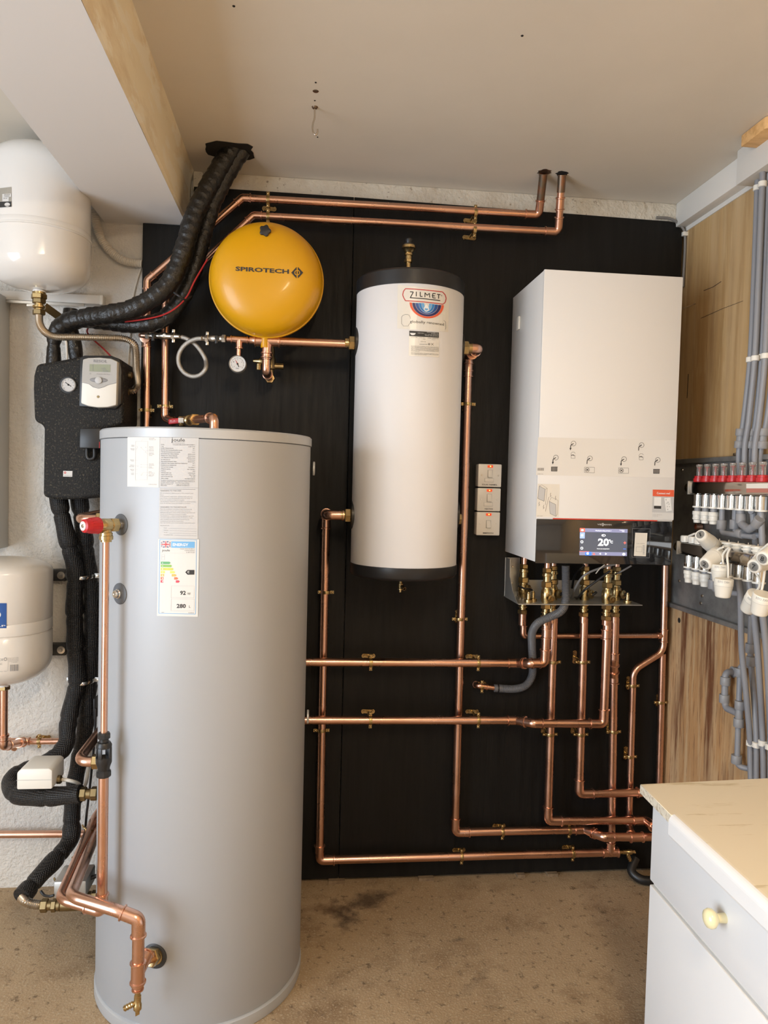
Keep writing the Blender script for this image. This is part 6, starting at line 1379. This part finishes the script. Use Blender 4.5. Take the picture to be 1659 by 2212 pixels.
for i, px in enumerate(lox):
    y = PX(px, 1215, XLo).y; o = V((XLo, y, 0))
    oc = thing('outlet_union', ORD[i]+' chrome outlet union from the boiler end under the lower manifold', 'fitting', (XLo, y, zl0-.03), group='outlet unions on the lower manifold')
    lathe_part(oc, 'chrome_sleeve', [(.0125, zl0), (.0155, zl0-.003), (.0155, zl0-.038)], o, (0, 0, 1), CHROME, 24); lathe_part(oc, 'white_ring', [(.0175, zl0-.038), (.0175, zl0-.043)], o, (0, 0, 1), WPLAS, 24)
    if i < 3:
        lathe_part(oc, 'dark_spigot', [(.011, zl0-.043), (.011, zl0-.050)], o, (0, 0, 1), GREYF, 18)
        bc_ = thing('blanking_cap', ORD[i]+' white stepped blanking cap from the boiler end under the lower manifold', 'cap', (XLo, y, zl0-.09), group='blanking caps on the lower manifold')
        lathe_part(bc_, 'cap_body', [(.0145, zl0-.050), (.0165, zl0-.052), (.0165, zl0-.062), (.0145, zl0-.063), (.0145, zl0-.072), (.0155, zl0-.073), (.0125, zl0-.079)], o, (0, 0, 1), WPLAS, 22)
        lathe_part(bc_, 'cap_tip', [(.0125, zl0-.078), (.0115, zl0-.090), (0, zl0-.091)], o, (0, 0, 1), WPLAS, 22)
yl_ = lambda i: PX(lox[i], 1215, XLo).y
gpipe('short grey plastic elbow below the lower manifold beside the white caps', [V((XLo, yl_(3), zl0-.043)), V((XLo, yl_(3), PX(1540, 1276, XLo).z)), V((XLo+.06, yl_(3)-.03, PX(1545, 1280, XLo).z))], bend=.02, cps=[(V((XLo, yl_(3), PX(1540, 1262, XLo).z)), (0, 0, 1))])
def lowp(i, pts, lab, cps=()): gpipe(lab, [V((XLo, yl_(i), zl0-.043))] + pts, 's', cps=cps)
lowp(6, [PX(1600, 1300, XLo+.01), PX(1602, 1400, 1.27), PX(1612, 1500, 1.30), PX(1620, 1595, 1.33), PX(1621, 1640, 1.335), PX(1623, 1720, 1.335)], 'grey plastic pipe curving down from the lower manifold, nearest the tee fitting')
lowp(7, [PX(1627, 1320, XLo+.01), PX(1636, 1400, 1.27), PX(1642, 1490, 1.30), PX(1646, 1560, 1.33), PX(1649, 1640, 1.335), PX(1650, 1720, 1.335)], 'grey plastic pipe curving down behind the hanging actuators')
lowp(8, [PX(1646, 1320, XLo+.01), PX(1655, 1400, 1.27), PX(1661, 1500, 1.30), PX(1664, 1600, 1.335), PX(1664, 1720, 1.335)], 'grey plastic pipe curving down nearest the frame of the dresser')
gpipe('grey plastic pipe with double coupling between the curved pipes', [PX(1623, 1330, 1.32), PX(1621, 1400, 1.325), PX(1623, 1440, 1.33), PX(1630, 1520, 1.335), PX(1634, 1600, 1.338), PX(1634, 1720, 1.338)], 's', cps=[(PX(1621, 1400, 1.325), (0, 0, 1)), (PX(1622.5, 1428, 1.327), (0, 0, 1))])
# upper grey pipes to the ceiling soffit
XU = 1.338
for k, (lab, pts, cpl) in enumerate((
    ('grey plastic riser nearest the plywood corner, joined by a coupling', [(1637, 375), (1629, 600), (1621, 772), (1607, 905), (1600, 945), (1596, 985), (1596, 1060)], (1600, 945)),
    ('second grey plastic riser up the plywood wall', [(1648, 360), (1639, 600), (1631, 772), (1618, 905), (1609, 970), (1608, 1060)], None),
    ('third grey plastic riser up the plywood wall, joined by a coupling', [(1661, 375), (1654, 548), (1645, 772), (1632, 912), (1623, 945), (1618, 1000), (1617, 1060)], (1623, 945)),
    ('fourth grey plastic riser up the plywood wall', [(1670, 400), (1660, 620), (1653, 772), (1640, 905), (1631, 970), (1629, 1060)], None),
    ('fifth grey plastic riser with coupling beside the flow meters', [(1690, 500), (1672, 772), (1658, 900), (1648, 945), (1640, 1000), (1640, 1060)], (1648, 945)))):
    XU = 1.338-.019*(k % 2)
    pp = [PX(x, y, XU) for x, y in pts]
    if cpl:
        c = PX(cpl[0], cpl[1], XU); d = PX(cpl[0]-3, cpl[1]+30, XU)-PX(cpl[0]+3, cpl[1]-30, XU)
        g_ = gpipe(lab, pp, 's'); gsleeve(g_, c-d.normalized()*.016, d, .022, .0165); gsleeve(g_, c+d.normalized()*.022, d, .022, .0165); gsleeve(g_, c, d, .05, .0125, 'coupling_body')
    else: gpipe(lab, pp, 's')
def wclip(px, py, X, lab):
    c = PX(px, py, X); root = thing('saddle_clip', lab, 'pipe clip', c, group=lab)
    lathe_part(root, 'hoop', [(.0105, -.008), (.0120, -.007), (.0120, .007), (.0105, .008)], c, (0, 0, 1), WPLAS, 16)
    MB().box((c.x+.004, c.y+.006, c.z-.006), (XR-.001, c.y+.022, c.z+.006)).build('foot', WPLAS, root, bevel=.001)
for k, (x, y) in enumerate(((1620.5, 777), (1632, 774), (1645, 771), (1654, 769))): wclip(x, y, 1.338-.019*(k % 2), 'white mid-height saddle clip on the '+ORD[k]+' grey riser from the plywood corner')
wclip(1636, 406, 1.338, 'white saddle clip below the soffit on the riser nearest the plywood corner'); wclip(1647, 398, 1.319, 'white saddle clip below the soffit on the second grey riser')
for k, (x, y) in enumerate(((1621, 1605), (1634, 1609), (1647, 1605), (1662, 1613))): wclip(x, y, 1.335, 'white saddle clip above the dresser on the '+ORD[k]+' grey pipe from the tee assembly')
# tee assembly low on the plywood
XA = 1.325
ta = thing('plastic_tee_assembly', 'grey plastic tee and elbow assembly on the weathered plywood above the dresser', 'pipe', PX(1590, 1540, XA))
def gp_(pts, r=RG): MB().sweep(arc_fillet(pts, .016, 8), r, 14).build('pipe', GREYP, ta)
w0 = PX(1583, 1452, XR-.008)
gp_([w0, PX(1567, 1452, XA), PX(1565, 1515, XA), PX(1569, 1530, XA), PX(1594, 1541, XA)], .0105)
gp_([V((XR-.008, PX(1599, 1440, XA).y, PX(1599, 1438, XA).z)), PX(1599, 1436, XA), PX(1592, 1655, XA), V((XR-.008, PX(1600, 1660, XA).y-.01, PX(1592, 1655, XA).z))])
for (x, y) in ((1567, 1471), (1564.5, 1509), (1598, 1452), (1598.5, 1523), (1596, 1561), (1591, 1640)): gsleeve(ta, PX(x, y, XA), (0, 0, 1), .026, .0155)
gsleeve(ta, PX(1597, 1542, XA), (0, 0, 1), .04, .0118, 'tee_body')
for q in (w0, V((XR-.008, PX(1600, 1660, XA).y-.01, PX(1592, 1655, XA).z))): lathe_part(ta, 'wall_flange', [(.018, 0), (.018, .003), (.012, .004)], q+V((.001, 0, 0)), (-1, 0, 0), GREYF, 20)
# thermal actuators dangling
def actuator(b, t_, X, num, lab, rb=.0235, rt=.018):
    Xb, Xt = X if isinstance(X, tuple) else (X, X)
    bp, tp_ = PX(*b, Xb), PX(*t_, Xt); d = (tp_-bp); L = max(d.length, .05); d.normalize()
    if L > d.length: pass
    root = thing('actuator', lab, 'actuator', bp)
    lathe_part(root, 'housing', [(rb*.94, 0), (rb, .002), (rb, L*.36), (rb*.985, L*.38), (rt*1.06, L*.9), (rt, L*.97), (rt*.86, L)], bp, d, ACTW, 28)
    lathe_part(root, 'seam_ring', [(rb+.0003, L*.355), (rb+.0003, L*.365)], bp, d, CTRLG, 28)
    s = d.cross(V((0, 0, 1))); s = V((0, -1, 0)) if s.length < .1 else s.normalized(); u = s.cross(d).normalized()
    lathe_part(root, 'face_ring', [(rt*.70, 0), (rt*.70, .0007), (rt*.64, .0007), (rt*.64, 0)], bp+d*L, d, CTRLG, 24)
    q = bp+d*(L+.0012); e1 = RGT - d*RGT.dot(d); e1.normalize(); e2 = UPV - d*UPV.dot(d); e2 = (e2 - e1*e2.dot(e1)).normalized()
    if num: Print(lambda a, b2: q+e1*a+e2*b2, up=(0, 1)).text(num, (-.0045 if num != '1' else -.002, -.006), (.0045 if num != '1' else .002, -.006), .0125, .02).build('number', INK, root)
    # wording on the side nearest the eye
    w = (EYE-bp); w = (w-d*w.dot(d)).normalized(); w2 = w.cross(d).normalized()
    Print(lambda a, b2: bp+d*(L*.06+b2)+(w*math.cos(a)+w2*math.sin(a))*(rb+.0005), up=(0, 1)).text('EGO 230V', (-.6, 0), (.6, 0), .0055, .0).build('lettering', INKG, root)
    return bp
actuator((1541, 1180), (1513, 1155), (1.21, 1.145), '1', 'white thermal actuator marked 1 tipped on top of the lower manifold')
actuator((1552, 1196), (1522, 1219), (1.19, 1.13), '2', 'white thermal actuator marked 2 hanging tilted over the lower manifold')
actuator((1556, 1219), (1554, 1256), 1.17, '', 'white thermal actuator with no number showing, behind actuator 4')
actuator((1564, 1250), (1561, 1290), 1.15, '4', 'white thermal actuator marked 4 hanging lowest in front of the plate', .025, .019)
actuator((1660, 1208), (1628, 1224), (1.20, 1.135), '7', 'white thermal actuator marked 7 lying across the lower manifold')
actuator((1683, 1190), (1647, 1207), (1.19, 1.125), '8', 'white thermal actuator marked 8 lying above actuator 7')
actuator((1634, 1284), (1613, 1318), 1.19, '', 'white thermal actuator hanging low, rear one of a pair')
actuator((1650, 1283), (1639, 1326), 1.16, '', 'white thermal actuator hanging low, front one of a pair', .0255, .020)
def acab(lab, pts, X): cable('actuator_cable', lab, [PX(x, y, X if not isinstance(X, list) else X[i]) for i, (x, y) in enumerate(pts)], .0032, ACTW)
acab('white cable of actuator 1 above the ribbed caps', [(1500, 1153), (1488, 1158), (1512, 1149)], 1.20)
acab('white cable of actuator 2 by the seats', [(1545, 1194), (1553, 1186), (1562, 1182)], 1.175)
acab('white cable of the numberless actuator behind actuator 4', [(1563, 1222), (1561, 1202), (1567, 1190), (1575, 1183)], 1.185)
acab('white cable of actuator 4', [(1573, 1250), (1573, 1225), (1571, 1200), (1577, 1184)], 1.175)
acab('white cable of actuator 7 rising to the right', [(1627, 1207), (1640, 1192), (1659, 1176), (1680, 1160)], 1.17)
acab('white cable of the rear hanging actuator', [(1628, 1284), (1640, 1268), (1640, 1252), (1632, 1236)], 1.185)
acab('white cable of the front hanging actuator', [(1644, 1281), (1648, 1262), (1651, 1240), (1652, 1230)], 1.17)
# marks and a nail on the plywood
wl = bpy.data.objects['wall_right']
Print(lambda x, y: PX(x, y, XR-.0008)).line([(1520, 628), (1540, 620), (1552, 612), (1558, 608)], 1.1).line([(1514, 687.5), (1560, 667), (1605, 650)], .8).line([(1487, 808), (1484, 860)], 1.3).build('pencil_mark', HOLE, wl)
MB().lathe([(.010, 0), (.008, .0006), (0, .0008)], PX(1467, 1340, XR-.006), (-1, 0, 0), 9).build('knot', HOLE, bpy.data.objects['wall_right_lower'])
nl = thing('nail', 'bent nail sticking out of the plywood beside the boiler', 'nail', PX(1502, 656, XR)); MB().sweep([PX(1502, 656, XR-.001), PX(1490, 661, XR-.022), PX(1476, 666, XR-.05)], .0022, 8).build('shank', NICKEL, nl)
cable('cable', 'grey cable following the rounded corner of the black board', [P(1418, 470, 2.598), P(1446, 472, 2.598), P(1466, 483, 2.598), P(1478.5, 500, 2.598), P(1480, 530, 2.598), P(1478, 570, 2.598), P(1475, 620, 2.598)], .0048, CABG)
nl2 = thing('cable_clip', 'small white cable clip on the grey cable at the board corner', 'clip', P(1480, 506, 2.598)); MB().box(P(1476, 508, 2.59), P(1484, 503, 2.604)).build('clip_body', WPLAS, nl2, bevel=.001)
cable('floor_hose', 'black flexible hose lying on the floor behind the dresser', [V((1.25, 2.575, .07)), V((1.225, 2.55, .035)), V((1.25, 2.52, .018)), V((1.30, 2.51, .018)), V((1.345, 2.51, .018))], .016, CABB, 'hose', n=14)

# ================================================================== dresser
DZ = .752
ch_ = PZ(1383, 1694, DZ); ch2 = PZ(1450.5, 1761.6, DZ); bn = PZ(1463, 1740, DZ)
XF = P(1404, 1880, ch_.y-.02).x; YFAR = ch_.y-.02; YNEAR = .62; XBK = XR-.03
dres = thing('dresser', 'white drawer dresser with a cream laminate top beside the copper pipes', 'dresser', ((XF+XBK)/2, 1.1, 0))
zg = PX(1403, 1904, XF).z
MB().box((XF+.020, YNEAR+.003, 0.0), (XBK, YFAR-.003, DZ-.022)).build('carcass', DRESS, dres, bevel=.0015)
d1_ = MB().box((XF, YNEAR, zg+.005), (XF+.0195, YFAR, DZ-.023)).build('drawer', DRESS, dres, bevel=.003)
d2_ = MB().box((XF, YNEAR, .06), (XF+.0195, YFAR, zg-.006)).build('drawer', DRESS, dres, bevel=.003)
MB().box((XF+.010, YNEAR+.002, zg-.006), (XF+.03, YFAR-.001, zg+.005)).build('drawer_rail', LABELC, dres)
MB().prism([(ch_.x, ch_.y, DZ-.021), (XBK, ch_.y+.035, DZ-.021), (XBK, ch2.y+.003, DZ-.021), (ch2.x, ch2.y+.003, DZ-.021)], (0, 0, .021)).build('chipboard_top', DTOP, dres, bevel=.001, seg=1)
MB().prism([(ch_.x-.0004, ch_.y-.001, DZ-.0205), (ch2.x-.0004, ch2.y+.003, DZ-.0205), (ch2.x-.0004, ch2.y+.003, DZ-.0012), (ch_.x-.0004, ch_.y-.001, DZ-.0012)], (.0002, 0, 0)).build('chipboard_edge', CHIP, dres)
# post-formed worktop with bullnose
T = .047; x0 = ch2.x-.004; pr = []
for i in range(7): a = math.pi/2*i/6; pr.append((x0+.016-.016*math.sin(a), DZ+.002-.016+.016*math.cos(a)))
pr += [(x0, DZ-T+.006), (x0+.003, DZ-T), (x0+.028, DZ-T), (x0+.028, DZ-.021), (XBK, DZ-.021), (XBK, DZ+.002)]
yb_ = ch2.y+.002
MB().prism([(x, yb_, z) for x, z in pr], (0, YNEAR-.02-yb_, 0)).build('worktop', DTOP, dres)
pe = pr[1:9]
MB().prism([(x-.0006, yb_+.0006, z) for x, z in pe] + [(x+.004, yb_+.0006, z) for x, z in reversed(pe)], (0, YNEAR-.02-yb_, 0)).build('bullnose_edging', DRESS, dres)
kn = PX(1566, 1983, XF)
lathe_part(d1_, 'knob', [(.0095, 0), (.0088, .010), (.0085, .016), (.013, .020), (.0175, .025), (.0185, .031), (.016, .037), (.008, .041), (0, .042)], kn, (-1, 0, 0), KNOBM, 28)
